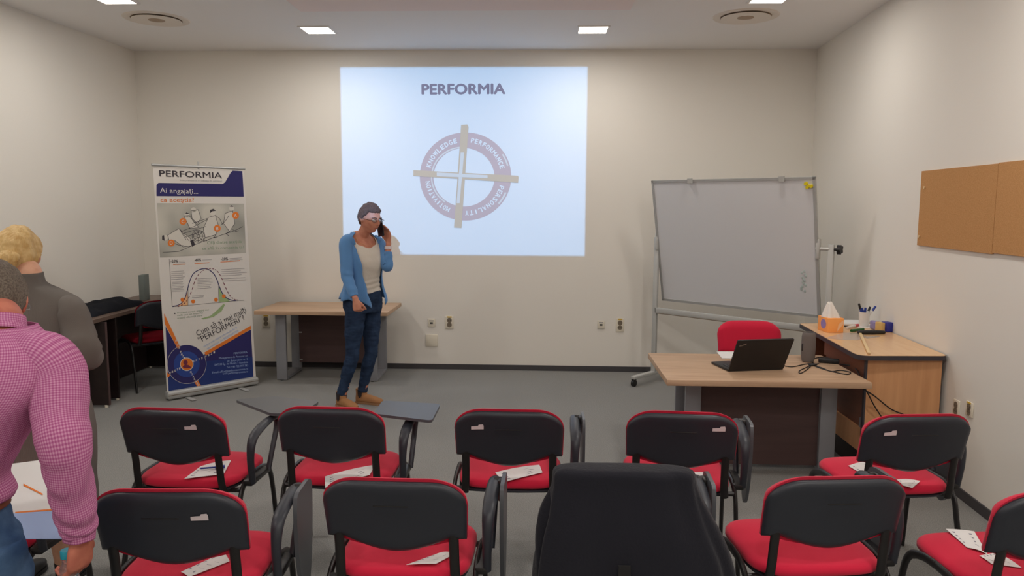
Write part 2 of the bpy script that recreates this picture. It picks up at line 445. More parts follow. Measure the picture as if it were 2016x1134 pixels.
# ================================================================== ROOM
YB = -3.2
def lx(y): return -4.14 + .03 * (y - WALL_Y)          # left wall
def rx(y): return 2.648 + .055 * (y - WALL_Y)         # right wall
bm = new_bm(); quad(bm, [(lx(YB) - .2, YB - .2, 0), (rx(YB) + .2, YB - .2, 0), (3.0, WALL_Y + .15, 0), (-4.5, WALL_Y + .15, 0)])
r = bmesh.ops.extrude_face_region(bm, geom=bm.faces[:]); bmesh.ops.translate(bm, verts=[g for g in r['geom'] if isinstance(g, bmesh.types.BMVert)], vec=(0, 0, -.1))
struct('floor', bm, M_CARPET)
struct('wall_back', bbox(-4.6, 3.1, WALL_Y, WALL_Y + .15, -.1, CEIL + .3), M_WALL)
struct('wall_front', bbox(-4.9, 3.1, YB - .15, YB, -.1, CEIL + .3), M_WALL)
bm = new_bm(); prism(bm, [(lx(YB), YB, -.1), (lx(WALL_Y), WALL_Y, -.1), (lx(WALL_Y) - .15, WALL_Y, -.1), (lx(YB) - .15, YB, -.1)], (0, 0, CEIL + .4)); struct('wall_left', bm, M_WALL)
bm = new_bm(); prism(bm, [(rx(YB), YB, -.1), (rx(WALL_Y), WALL_Y, -.1), (rx(WALL_Y) + .15, WALL_Y, -.1), (rx(YB) + .15, YB, -.1)], (0, 0, CEIL + .4)); struct('wall_right', bm, M_WALL)
struct('ceiling', bbox(-4.8, 3.0, YB - .1, WALL_Y + .1, CEIL, CEIL + .12), M_CEIL)
struct('trim_1', bbox(-1.93, .66, 2.2, 6.06, CEIL - .018, CEIL + .01, bev=.004), M_CEILP)
struct('baseboard_back', bbox(lx(WALL_Y), rx(WALL_Y), WALL_Y - .012, WALL_Y, 0, .055, bev=.002), M_BASE)
for nm, fx, s in (('baseboard_left', lx, 1), ('baseboard_right', rx, -1)):
    bm = new_bm(); prism(bm, [(fx(YB), YB, 0), (fx(WALL_Y), WALL_Y - .012, 0), (fx(WALL_Y) + s * .012, WALL_Y - .012, 0), (fx(YB) + s * .012, YB, 0)], (0, 0, .06)); struct(nm, bm, M_BASE)

# recessed LED panels
pl_lab = {0: 'lit square ceiling panel left of the projected slide, above its left half', 1: 'lit square ceiling panel above the right edge of the projected slide',
          2: 'lit square ceiling panel cut by the photo top, left of the left air diffuser', 3: 'lit square ceiling panel cut by the photo top, above the right air diffuser'}
for i, (x, y) in enumerate(LIGHTS):
    t = thing('ceiling_light', pl_lab.get(i, 'lit square panel in the ceiling over the audience, out of the photo'), 'ceiling light', (x, y, CEIL), 0, 'square ceiling lights')
    zc = CEIL if not (-1.93 < x < .66 and 2.2 < y < 6.06) else CEIL - .018
    t.location.z = zc
    bm = new_bm()
    for a, b, c, d in ((-.14, .14, .122, .14), (-.14, .14, -.14, -.122), (-.14, -.122, -.122, .122), (.122, .14, -.122, .122)):
        bbox(a, b, c, d, -.008, 0, bm=bm)
    link('frame', bm, M_CEIL, t, smooth=False)
    link('diffuser', bbox(-.122, .122, -.122, .122, -.004, -.001), M_LAMP, t, smooth=False)
for k, (x, y) in enumerate(((-3.235, 6.34), (1.615, 6.345))):
    t = thing('air_diffuser', ('round ceiling air diffuser near the left wall', 'round ceiling air diffuser on the right, below a light panel')[k], 'vent', (x, y, CEIL), 0, 'round ceiling diffusers')
    bm = new_bm(); lathe(bm, (0, 0, 0), [(.20, 0), (.20, -.004), (.255, -.006), (.262, 0)], 48); link('rim', bm, M_VENT, t)
    bm = new_bm(); lathe(bm, (0, 0, 0), [(.215, -.0005), (.215, -.003), (.10, -.004), (.10, -.0005)], 48); link('dark_gap', bm, M_VENTD, t)
    bm = new_bm(); lathe(bm, (0, 0, 0), [(.02, -.010), (.06, -.011), (.12, -.014), (.19, -.017), (.194, -.013), (.15, -.007), (.02, -.006)], 48); link('cone', bm, M_VENT, t)
    bm = new_bm(); lathe(bm, (0, 0, 0), [(.004, -.024), (.035, -.020), (.065, -.013), (.065, -.010), (.004, -.010)], 32); link('centre_cap', bm, M_VENTD, t)

# ------------------------------------------------------------------ projected slide
WO, WN = V((0, WALL_Y, 0)), V((0, -1, 0))
def Wp(px, py, off=.002): return Pl(px, py, WO, WN, off)
slide = thing('projected_slide', 'large pale blue projected slide with a ring-and-cross emblem on the back wall', 'projection', (-.81, WALL_Y, 1.19))
bm = new_bm(); prism(bm, [Wp(668, 133, 0), Wp(1156.5, 131.5, 0), Wp(1152.5, 502.5, 0), Wp(678, 502, 0)], (0, -.001, 0)); link('background', bm, M_SLIDE, slide, False, True)
bm = new_bm(); text_on(bm, 'PERFORMIA', Wp(831, 185.5), Wp(994, 184.5), V((0, 0, 1)), .098, bold=.05)
link('title', bm, M_SL_GREY, slide, False, True)
def ring_poly(bm, cx, cy, r0x, r0y, r1x, r1y, off, a0=0, a1=360, n=96, sx=0, sy=0):
    full = a1 - a0 >= 360
    A = []; B = []
    for k in range(n + (0 if full else 1)):
        a = math.radians(a0 + (a1 - a0) * k / n)
        A.append(bm.verts.new(Wp(cx + sx + r0x * math.cos(a), cy + sy - r0y * math.sin(a), off))); B.append(bm.verts.new(Wp(cx + r1x * math.cos(a), cy - r1y * math.sin(a), off)))
    m = len(A)
    for k in range(m if full else m - 1): bm.faces.new((A[k], A[(k + 1) % m], B[(k + 1) % m], B[k]))
bm = new_bm(); ring_poly(bm, 916.5, 347.5, 60, 57.5, 90, 86.8, .002, sx=-3, sy=1.5); link('ring', bm, M_SL_MAUVE, slide, False, True)
for q_ in ((912, 349, 61, 58, 63.5, 60.5, .0026, 95, 235, 40), (916, 348, 85, 82, 88, 85, .0026, 15, 32, 8), (916, 348, 84, 81, 87.5, 84, .0026, -40, -22, 8)):
    bm = new_bm(); ring_poly(bm, *q_); link('ring_highlight', bm, M_SL_SHINE, slide, False, True)
def arc_text(word, a0, a1, outward, r=75.0, hh=.046):
    bm = new_bm(); n = len(word); sp_w = abs(a1 - a0) / n * PI / 180 * .375
    for i, ch in enumerate(word):
        a = math.radians(a0 + (a1 - a0) * (i + .5) / n)
        rr_ = r if outward else r
        cx, cy = 916 + rr_ * math.cos(a), 347.5 - rr_ * .965 * math.sin(a)
        up = V((math.cos(a), 0, math.sin(a))); rt = V((math.sin(a), 0, -math.cos(a)))
        c = Wp(cx, cy, .003); w = min(.036, sp_w * .70) * (1.18 if ch in 'MW' else 1)
        if ch == 'I': w = .008
        text_on(bm, ch, c - rt * w / 2 - up * hh / 2, c + rt * w / 2 - up * hh / 2, up, hh, bold=.045)
    link('ring_lettering', bm, M_SLIDE, slide, False, True)
arc_text('KNOWLEDGE', 166, 102, 1); arc_text('PERFORMANCE', 82, 12, 1); arc_text('PERSONALITY', -14, -91, 1); arc_text('MOTIVATION', 246, 187, 1)
bm = new_bm()
prism(bm, [Wp(908, 246, .0032), Wp(920, 245, .0032), Wp(922.5, 250, .0032), Wp(908.5, 449, .0032), Wp(894, 448, .0032)], (0, -.0005, 0))
prism(bm, [Wp(814, 335, .0036), Wp(1020, 346, .0036), Wp(1021, 349, .0036), Wp(1020, 360, .0036), Wp(814, 346.5, .0036)], (0, -.0005, 0)); link('cross', bm, M_SL_TAN, slide, False, True)
bm = new_bm()
prism(bm, [Wp(907, 300, .0046), Wp(914, 300, .0046), Wp(905, 400, .0046), Wp(899, 400, .0046)], (0, -.0003, 0)); prism(bm, [Wp(860, 339.5, .0052), Wp(960, 345, .0052), Wp(960, 351, .0052), Wp(860, 347, .0052)], (0, -.0003, 0))
link('cross_highlight', bm, M_SL_SHINE, slide, False, True)

# ------------------------------------------------------------------ sockets
def socket(name, label, x, z, w, h, kind, ax='y', y=None, lab=False):
    """kind: 2 = double socket, 1 = data socket, 0 = blank plate"""
    if ax == 'y': o = V((x, WALL_Y, z)); R = Matrix.Identity(3)
    else: o = V((rx(y), y, z)); R = Matrix.Rotation(PI / 2 * 1.0 + math.atan(.055) * -1 + PI, 3, 'Z')
    t = thing(name, label, 'socket' if kind else 'cover plate', o, 0, 'wall sockets' if kind else None)
    if ax != 'y': t.rotation_euler = (0, 0, -PI / 2 - math.atan(.055) )
    # local: x along wall, -y out of the wall
    link('plate', bbox(-w / 2, w / 2, -.009, 0, -h / 2, h / 2, bev=.003), M_SOCKET, t)
    if kind == 2:
        for dz in (h * .18, -h * .18):
            bm = new_bm(); cyl(bm, (0, -.0092, dz), (0, -.0098, dz), w * .30, 24); f = link('socket_well', bm, M_SOCKD, t)
            bm = new_bm()
            for s in (-1, 1): cyl(bm, (s * w * .12, -.0098, dz), (s * w * .12, -.0104, dz), .003, 10)
            link('pin_hole', bm, M_DARK, t)
    if kind == 1:
        link('port', bbox(-w * .2, w * .2, -.0105, -.009, -h * .12, h * .08), M_DARK, t)
        link('label_strip', bbox(-w * .3, w * .3, -.0102, -.009, h * .2, h * .32), M_GREYT, t)
    if lab: link('label_strip', bbox(-w * .28, w * .28, -.012, -.009, h * .40, h * .50), M_LABELY, t)
    return t
socket('wall_socket', 'double wall socket under the left end of the wooden table by the banner', -2.875, .48, .085, .13, 2, lab=True)
socket('data_socket', 'small square data socket above the blank plate, right of the table', -1.143, .485, .075, .082, 1)
socket('blank_plate', 'blank square cover plate low on the back wall under a data socket', -1.142, .30, .125, .125, 0)
socket('wall_socket', 'double wall socket on the back wall right of the blank plate', -.957, .49, .085, .13, 2, lab=True)
socket('data_socket', 'single data socket on the back wall, left neighbour of the socket by the whiteboard', .60, .487, .075, .084, 1)
socket('wall_socket', 'double wall socket on the back wall just left of the whiteboard stand', .793, .484, .08, .136, 2, lab=True)
socket('wall_socket', 'double wall socket on the right wall, nearer the beech cabinet', 0, .51, .075, .10, 2, ax='x', y=4.48)
socket('wall_socket', 'wall socket on the right wall with yellow label, farther from the cabinet', 0, .545, .075, .085, 2, ax='x', y=4.33, lab=True)

# ------------------------------------------------------------------ cork boards on the right wall
def cork(y0, y1, z0, z1, label, pins):
    t = thing('cork_board', label, 'pinboard', ((rx((y0 + y1) / 2)), (y0 + y1) / 2, z0), -math.atan(.055), 'cork boards on the right wall')
    L = (y1 - y0) / 2
    link('cork_panel', bbox(-.014, -.001, -L, L, 0, z1 - z0, bev=.001), M_CORK, t, False)
    for (y, z) in pins:
        bm = new_bm(); cyl(bm, (-.014, y, z), (-.022, y, z), .006, 12, .009); link('push_pin', bm, M_PINE, t)
cork(4.203, 5.135, 1.447, 1.936, 'brown cork board on the right wall, the one with two pins', [(.40, .38), (.43, .06)])
cork(3.25, 4.198, 1.453, 1.940, 'brown cork board cut by the right edge of the photo', [])

# ================================================================== BANNER
bt = thing('roll_up_banner', 'tall white and blue roll-up banner standing left of the wooden table', 'banner', (-2.95, 6.53, 0))
bTL = P(302, 330, y=6.33); bTR = P(479, 337, y=6.93); bBL = P(331, 774, y=6.24); 
BNn = (bTR - bTL).cross(bBL - bTL).normalized()
if BNn.y > 0: BNn = -BNn
BO = bTL.copy()
def Bp(px, py, off=0.0): return Pl(px, py, BO, BNn, off)
bBR = Bp(503, 744)
bm = new_bm(); prism(bm, [Bp(301, 329), Bp(480, 337), Bp(504, 746), Bp(329, 776)], -BNn * .0012); link('print_sheet', bm, M_BANW, bt, False, True)
def bpoly(name, polys, m, off=.0008):
    bm = new_bm()
    for p in polys: prism(bm, [Bp(x, y, off) for x, y in p], BNn * .0002)
    return link(name, bm, m, bt, False, True)
def bellipse(cx, cy, r, n=40, sy=1.0, tilt=0): return [(cx + r * math.cos(2 * PI * k / n), cy + r * sy * math.sin(2 * PI * k / n)) for k in range(n)]
def bstroke(polys, m, name, wpx=1.0, off=.0014, dash=0):
    bm = new_bm()
    for pl in polys:
        for i in range(len(pl) - 1):
            if dash and i % 2: continue
            a, b = V((*pl[i], 0)), V((*pl[i + 1], 0)); d = (b - a)
            if d.length < 1e-4: continue
            d.normalize(); nn = V((-d.y, d.x, 0)) * wpx / 2; a = a - d * .2; b = b + d * .2
            quad(bm, [Bp(q.x, q.y, off) for q in (a + nn, b + nn, b - nn, a - nn)])
    return link(name, bm, m, bt, False, True)
def btext(lines, m, name, off=.0016, bold=0.0):
    bm = new_bm()
    for s, a, b, h in lines:
        A, B = Bp(*a, off), Bp(*b, off); text_on(bm, s, A, B, Bp(a[0], a[1] - 20, off) - A, h, bold)
    return link(name, bm, m, bt, False, True)
# header
bpoly('navy_header', [[(308, 364), (312, 360), (438, 362), (443, 359), (454, 340), (458, 336), (477, 337), (480, 387), (308, 386)]], M_BANN)
btext([('PERFORMIA', (314, 347), (437, 351), .052)], M_BANINK, 'header_title', bold=.02)
btext([('Soluţii eficiente în selecţia de personal', (354, 356), (437, 357.5), .012)], M_GREYT, 'header_subtitle')
btext([('Ai angajaţi...', (315, 379.5), (390, 381.5), .042)], M_BANW, 'header_question', bold=.004)
btext([('ca aceştia?', (316, 397), (382, 397.5), .036)], M_BANO, 'orange_question')
# cartoon
bpoly('picture_background', [[(309, 400), (480, 401), (484, 498), (315, 507)]], M_BANG)
figs = [[(330, 463), (352, 450), (375, 470), (378, 484), (360, 486), (345, 474), (333, 474)],
        [(362, 425), (372, 424), (384, 440), (392, 448), (374, 450)], [(376, 415), (390, 413), (396, 430), (388, 440), (378, 430)],
        [(410, 428), (424, 424), (430, 445), (425, 462), (404, 468), (400, 450)], [(443, 420), (458, 415), (462, 440), (452, 456), (440, 440)]]
bpoly('cartoon_fill', figs + [bellipse(419, 419, 5.5, 16), bellipse(368, 423, 5, 16), bellipse(381, 413, 5, 16), bellipse(456, 410, 5, 16), bellipse(325, 468, 5.5, 16)], M_BANFIG, .0010)
st = [[(320, 497), (352, 495), (380, 483), (420, 468), (460, 455), (478, 446)], [(356, 456), (384, 445), (410, 431)], [(356, 456), (366, 472)], [(378, 440), (408, 430)], [(360, 460), (405, 446)], [(366, 466), (400, 455)]]
for c, r_ in (((390, 465), 12), ((390, 465), 9), ((390, 465), 2.5)): st.append([(c[0] + r_ * math.cos(a * PI / 12), c[1] + r_ * math.sin(a * PI / 12)) for a in range(25)])
for a in range(8): st.append([(390 + 2.5 * math.cos(a * PI / 4), 465 + 2.5 * math.sin(a * PI / 4)), (390 + 11 * math.cos(a * PI / 4), 465 + 11 * math.sin(a * PI / 4))])
for f in figs: st.append(f + [f[0]])
st += [[(424, 424), (432, 430), (438, 442)], [(404, 468), (400, 474), (408, 474)], [(425, 462), (420, 468), (428, 468)], [(450, 425), (443, 436), (436, 442)], [(452, 456), (444, 460), (450, 464)], [(458, 452), (464, 456), (470, 454)], [(352, 450), (362, 462), (372, 474)], [(340, 478), (350, 482), (362, 484)]]
bstroke(st, M_BANINK, 'cartoon_lines', .9)
bpoly('cartoon_hair', [[(413, 420), (414, 413), (420, 411), (425, 415), (418, 416)], [(319, 464), (323, 463), (324, 474), (319, 472)], [(364, 421), (367, 418), (373, 420), (370, 421)], [(374, 474), (380, 472), (384, 482), (378, 486)], [(452, 407), (456, 404), (460, 407)]], M_BANINK, .0014)
for q_ in ((463.5, 424), (427.5, 449.5), (360, 436), (337, 478.5)): bpoly('orange_disc', [bellipse(*q_, 6.8)], M_BANO, .0018)
btext([(c, (x - 2.6, y + 3.2), (x + 2.6, y + 3.2), .028) for c, x, y in (('A', 463.5, 424), ('B', 427.5, 449.5), ('C', 360, 436), ('D', 337, 478.5))], M_BANW, 'disc_letters', .0022, .02)
btext([('Câţi dintre aceştia', (408, 481), (476, 478), .028), ('se află în compania ta?', (398, 492), (480, 489), .026)], M_BANGT, 'green_question')
# chart
def cur(x): return x
c1 = [(340, 603), (350, 601), (358, 596), (364, 587), (369, 570), (373, 555), (379, 541), (388, 533), (400, 529), (409, 530), (419, 537), (426, 548), (431, 562), (437, 576), (444, 585), (453, 590), (465, 592)]
c1 = [(p.x, p.y) for p in catmull([V((x, y, 0)) for x, y in c1], 4)]
c2 = [(350, 604), (362, 598), (371, 587), (378, 570), (385, 550), (394, 537), (405, 530), (418, 529), (428, 534), (436, 547), (444, 566), (452, 581), (461, 589), (470, 591)]
c2 = [(p.x, p.y) for p in catmull([V((x, y, 0)) for x, y in c2], 4)]
bpoly('chart_tail', [[(340, 603.5)] + [p for p in c1 if p[0] < 370] + [(370, 601.5)]], M_BANOL, .0008)
bpoly('chart_green', [[(431, 596)] + [p for p in c1 if 431 <= p[0] <= 452] + [(452, 594)], [(396, 627), (414, 622), (428, 610), (440, 598), (443, 600), (436, 613), (420, 624), (400, 629)]], M_BANGR, .0009)
bstroke([c1], M_BANN, 'chart_curve', 1.5, .0014); bstroke([c2], M_BANRED, 'chart_dashed_curve', 1.3, .0016, 1)
bstroke([[(333, 510), (339, 604), (480, 591)], [(370, 568), (370, 601)], [(430, 563), (431, 596)]], M_BANINK, 'chart_axes', .6)
for q_ in ((359, 590), (380, 593.5), (425, 590), (440.5, 583)): bpoly('chart_disc', [bellipse(*q_, 3.8, 24)], M_BANO, .0018)
btext([('-20%', (336, 517), (350, 516.5), .024), ('-60%', (383, 514.5), (396, 514), .024), ('-20%', (435, 512.5), (449, 512), .024)], M_BANINK, 'chart_percentages', bold=.02)
ml = []
def para(x0, x1, y0, n, dy, sl=-.06):
    for i in range(n):
        xe = x1 - random.random() * (x1 - x0) * .25; ml.append([(x0, y0 + i * dy), (xe, y0 + i * dy + sl * (xe - x0))])
    bstroke(ml[-n:], M_GREYT, 'small_print', .8)
para(337, 364, 535, 5, 3.8); para(339, 362, 556, 7, 3.0); para(389, 420, 549, 7, 3.2); para(436, 486, 531, 4, 4.0); para(438, 486, 549, 2, 4.5); para(378, 402, 583, 2, 3); para(352, 365, 514, 2, 3); para(398, 420, 512, 1, 3); para(452, 480, 509, 2, 3)
bstroke([[(341, 521), (365, 520)], [(383, 519), (412, 517)], [(434, 516), (472, 513)]], M_BANO, 'orange_captions', 1.2)
bpoly('chart_bullet', [bellipse(344, 617, 1.4, 12)], M_BANINK, .0012)
btext([('Procesul corect: angajaţi mai', (349, 617.5), (411, 611), .014), ('mulţi care tot timpul fac', (349, 622.5), (400, 617), .014), ('această diferenţă mare', (349, 628), (398, 622.5), .014)], M_BANGT, 'green_note')
btext([('Cum să ai mai mulţi', (389, 662), (485, 614), .052), ('"PERFORMERI"?', (393, 675), (482, 629), .052)], M_BANINK, 'diagonal_question')
btext([('obţine mai multe informaţii de la', (401, 684), (467, 646), .018), ('specialiştii de PERFORMIA', (408, 688), (470, 652), .018)], M_BANLB, 'diagonal_subtitle')
# lower blue field
bpoly('blue_field', [[(326, 643), (357, 700), (398, 700), (494, 649), (499, 742), (332, 773)]], M_BANN, .0006)
bpoly('blue_field_lower', [[(330, 715), (400, 712), (497, 702), (499, 742), (332, 773)]], M_BANB, .0008)
for q_ in ([(323, 617), (355, 684), (350, 687), (324, 637)], [(494, 641), (494, 648), (405, 700), (402, 694)], [(329, 733), (335, 738), (332, 743), (329, 742)], [(381, 749), (388, 746), (396, 760), (389, 763)]): bpoly('orange_band', [q_], M_BANO, .0012)
bpoly('target_ring', [bellipse(367.5, 717, 38, 56)], M_BANN, .0012); bpoly('target_middle', [bellipse(367.5, 717, 25.5, 48)], M_BANM, .0014)
bstroke([bellipse(367.5, 717, 38.2, 56) + [(405.7, 717)]], M_BANW, 'target_outline', .6, .0018)
bpoly('target_white', [bellipse(367.5, 717, 13.2, 40)], M_BANW, .0020); bpoly('target_orange', [bellipse(367.5, 717, 12.0, 40)], M_BANO, .0023)
bpoly('target_figure', [bellipse(365, 713.5, 4.5, 20), [(359, 722), (364, 717), (372, 719), (377, 724), (370, 725), (362, 725)]], M_BANRED, .0026)
tx = []
for (a, b, s) in (((345, 668), (357, 696), 'POTE'), ((356, 696), (364, 706), 'NZI'), ((378, 712), (400, 704), 'EXTS'), ((402, 703), (424, 692), 'V321'), ((332, 735), (356, 724), 'OBSTE'), ((374, 730), (384, 748), 'NTAL'), ((384, 749), (392, 760), '987')):
    for k, ch in enumerate(s):
        f = (k + .5) / len(s); x, y = a[0] + (b[0] - a[0]) * f, a[1] + (b[1] - a[1]) * f; tx.append((ch, (x - 1.4, y + 2), (x + 1.4, y + 2), .017))
btext(tx, M_BANW, 'target_scale', .0028, .03)
btext([('PERFORMIA', (460, 697.5), (487, 695), .018), ('Management de Personal srl', (431, 707), (487, 702), .018), ('str. Bolyai János nr. 3', (447, 712.5), (487, 708.5), .018), ('547530 Sg. de Mureş – România', (422, 720), (488, 714.5), .018),
       ('Tel: +40 722 997 783', (446, 725), (488, 721), .018), ('E-mail: office@performiaromania.ro', (418, 735.5), (488, 727.5), .018), ('www.performiaromania.ro', (438, 737.5), (488, 733), .018)], M_BANLB, 'contact_text', bold=.01)
# top rail and base cassette
bm = new_bm(); cyl(bm, Bp(298, 324.5), Bp(482, 332.5), .011, 12); link('top_rail', bm, M_ALU, bt, True, True)
bm = new_bm(); a, b = P(480, 325, y=7.0), Bp(390, 328, -.03); cyl(bm, Bp(392, 318, -.02), Bp(404, 752, -.02) * 1, .008, 10); link('support_pole', bm, M_ALU, bt, True, True)
g0 = Bp(327, 781); g1 = Bp(506, 750); gd = (g1 - g0); gd.z = 0; gl = gd.length; gd.normalize(); gn = V((gd.y, -gd.x, 0)); gc = (g0 + g1) / 2; gc.z = .045
bm = new_bm(); box(bm, gc, (gl, .085, .072), rot=math.atan2(gd.y, gd.x), bev=.02, seg=3); link('base_cassette', bm, M_ALU, bt, True, True)
bm = new_bm(); box(bm, V((gc.x, gc.y, .047)) + gn * .043, (gl * .99, .003, .006), rot=math.atan2(gd.y, gd.x)); link('base_groove', bm, M_SOCKD, bt, True, True)
for f in (-.30, .28):
    bm = new_bm(); box(bm, V((gc.x, gc.y, .0065)) + gd * gl * f + gn * .05, (.04, .26, .005), rot=math.atan2(gd.y, gd.x), bev=.001); link('foot', bm, M_ALU, bt, True, True)

# ================================================================== TABLES
def office_table(name, label, x0, x1, y0, y1, h, yl0, yl1, xl, xr, group, panel_y, panel_z, bolts=False):
    t = thing(name, label, 'table', ((x0 + x1) / 2, (y0 + y1) / 2, 0), 0, group)
    cx, cy = (x0 + x1) / 2, (y0 + y1) / 2
    link('tabletop', bbox(x0 - cx, x1 - cx, y0 - cy, y1 - cy, h - .036, h, bev=.002), M_OAK, t)
    for xx, s in ((xl, 1), (xr, -1)):
        a, b = xx - cx, xx + .10 * s - cx; lo, hi = min(a, b), max(a, b)
        e = t
        link('leg', bbox(lo, hi, yl0 - cy, yl0 + .03 - cy, .006, h - .037, bev=.003), M_GREYMET, e)
        link('leg', bbox(lo, hi, yl1 - .03 - cy, yl1 - cy, .006, h - .037, bev=.003), M_GREYMET, e)
        link('floor_rail', bbox(lo, hi, yl0 + .03 - cy, yl1 - .03 - cy, .006, .034, bev=.003), M_GREYMET, e)
        link('top_rail', bbox(lo, hi, yl0 + .03 - cy, yl1 - .03 - cy, h - .066, h - .037, bev=.003), M_GREYMET, e)
        bm = new_bm()
        for yy in (yl0, yl1 - .03): cyl(bm, ((lo + hi) / 2, yy + .015 - cy, 0), ((lo + hi) / 2, yy + .015 - cy, .007), .018, 14)
        link('glide', bm, M_DARK, t)
    link('modesty_panel', bbox(xl + .1 - cx, xr - .1 - cx, panel_y - cy, panel_y + .018 - cy, panel_z, h - .037), M_PANEL, t, False)
    if bolts:
        for zz in (.12, .40): link('bracket', bbox(xl + .1 - cx, xl + .13 - cx, panel_y - .004 - cy, panel_y - cy, zz, zz + .012), M_ALU, t, False)
    return t
office_table('office_table', 'light wood table with grey legs against the back wall beside the banner', -2.70, -1.44, 6.865, 7.56, .70, 7.03, 7.50, -2.56, -1.58, 'light wood office tables', 7.42, .10, True)
office_table('office_table', 'light wood presenter table with dark front panel carrying the black laptop', .745, 1.945, 4.42, 5.24, .67, 4.77, 5.16, .925, 1.885, 'light wood office tables', 4.80, .03)

# ------------------------------------------------------------------ beech side desk by the right wall
def round_poly(pts, rad, n=7):
    out = []
    m = len(pts)
    for i in range(m):
        p = V((*pts[i], 0)); a = V((*pts[i - 1], 0)); b = V((*pts[(i + 1) % m], 0)); r_ = rad[i] if isinstance(rad, (list, tuple)) else rad
        if r_ <= 0: out.append((p.x, p.y)); continue
        d1 = (a - p).normalized(); d2 = (b - p).normalized(); q1 = p + d1 * r_; q2 = p + d2 * r_
        for k in range(n + 1):
            s = k / n; q = q1 * (1 - s) ** 2 + p * 2 * s * (1 - s) + q2 * s * s; out.append((q.x, q.y))
    return out
BH = .80
cb = thing('side_desk', 'beech side desk with dark edge band standing against the right wall', 'desk', (2.22, 5.15, 0))
tp = round_poly([(1.920, 4.580), (2.476, 4.610), (2.546, 5.92), (1.985, 5.845)], [.09, .05, 0, .03])
bm = new_bm(); prism(bm, [(x, y, BH - .030) for x, y in tp], (0, 0, .028)); link('desktop_edge', bm, M_EDGE, cb, True, True)
tp2 = round_poly([(1.924, 4.584), (2.472, 4.614), (2.544, 5.918), (1.989, 5.842)], [.086, .046, 0, .026])
bm = new_bm(); prism(bm, [(x, y, BH - .004) for x, y in tp2], (0, 0, .004)); link('desktop', bm, M_BEECH, cb, False, True)
bm = new_bm(); bbox(2.0, 2.452, 4.635, 4.657, .17, .77, bm=bm); link('end_panel', bm, M_BEECHF, cb, False, True)
bm = new_bm(); bbox(1.990, 2.001, 4.628, 4.652, .17, .77, bm=bm); link('edge_strip', bm, M_EDGE, cb, False, True)
bm = new_bm(); bbox(2.012, 2.022, 4.657, 5.33, .31, .76, bm=bm); link('sliding_door', bm, M_BROWND, cb, False, True)
bm = new_bm(); bbox(1.996, 2.014, 4.657, 5.33, .17, .32, bm=bm); link('plinth_board', bm, M_BEECHF, cb, False, True)
bm = new_bm(); bbox(1.996, 2.010, 4.657, 5.33, .66, .77, bm=bm); link('apron', bm, M_BROWND, cb, False, True)
bm = new_bm(); bbox(2.022, 2.45, 5.31, 5.33, .17, .77, bm=bm); link('back_panel', bm, M_BEECHF, cb, False, True)
bm = new_bm(); bbox(2.0, 2.49, 5.60, 5.62, .46, .77, bm=bm); link('modesty_panel', bm, M_BROWND, cb, False, True)
bm = new_bm(); bbox(2.004, 2.012, 4.70, 4.712, .22, .38, bm=bm); link('door_pull', bm, M_GREYMET, cb, False, True)
bm = new_bm(); bbox(2.05, 2.42, 4.72, 5.28, .0, .171, bm=bm); link('under_desk_shade', bm, M_WENGE, cb, False, True)  # added dark block that fills in the shade under the desk
for (x, y) in ((2.06, 5.75), (2.47, 5.75)):
    bm = new_bm(); cyl(bm, (x, y, 0), (x, y, .77), .016, 12); link('leg', bm, M_EDGE, cb, True, True)

# ------------------------------------------------------------------ wenge desk along the left wall
wd = thing('wall_desk', 'dark wenge desk along the left wall behind the blonde person', 'desk', (-3.9, 6.6, 0))
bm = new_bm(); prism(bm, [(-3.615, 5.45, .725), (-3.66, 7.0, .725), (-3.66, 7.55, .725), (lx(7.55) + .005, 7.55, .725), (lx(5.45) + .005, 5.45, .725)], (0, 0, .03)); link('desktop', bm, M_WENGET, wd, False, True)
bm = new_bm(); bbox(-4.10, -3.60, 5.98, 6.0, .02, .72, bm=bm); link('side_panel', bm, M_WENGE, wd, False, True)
bm = new_bm(); bbox(-3.603, -3.598, 5.978, 6.002, .02, .72, bm=bm); link('panel_edge', bm, M_PANEL, wd, False, True)
bm = new_bm(); bbox(-4.10, -3.65, 6.21, 6.23, .02, .72, bm=bm); link('side_panel', bm, M_WENGE, wd, False, True)
bm = new_bm(); bbox(-4.10, -4.08, 5.5, 7.5, .01, .72, bm=bm); link('back_panel', bm, M_WENGE, wd, False, True)
bm = new_bm(); bbox(-4.10, -3.68, 7.48, 7.5, .02, .72, bm=bm); link('side_panel', bm, M_WENGE, wd, False, True)
for x, y in ((-3.63, 5.99), (-3.67, 6.22), (-4.05, 5.99), (-4.05, 6.22), (-3.72, 7.49), (-4.05, 7.49)):
    bm = new_bm(); cyl(bm, (x, y, 0), (x, y, .021), .015, 10); link('glide', bm, M_SOCKET, wd, True, True)
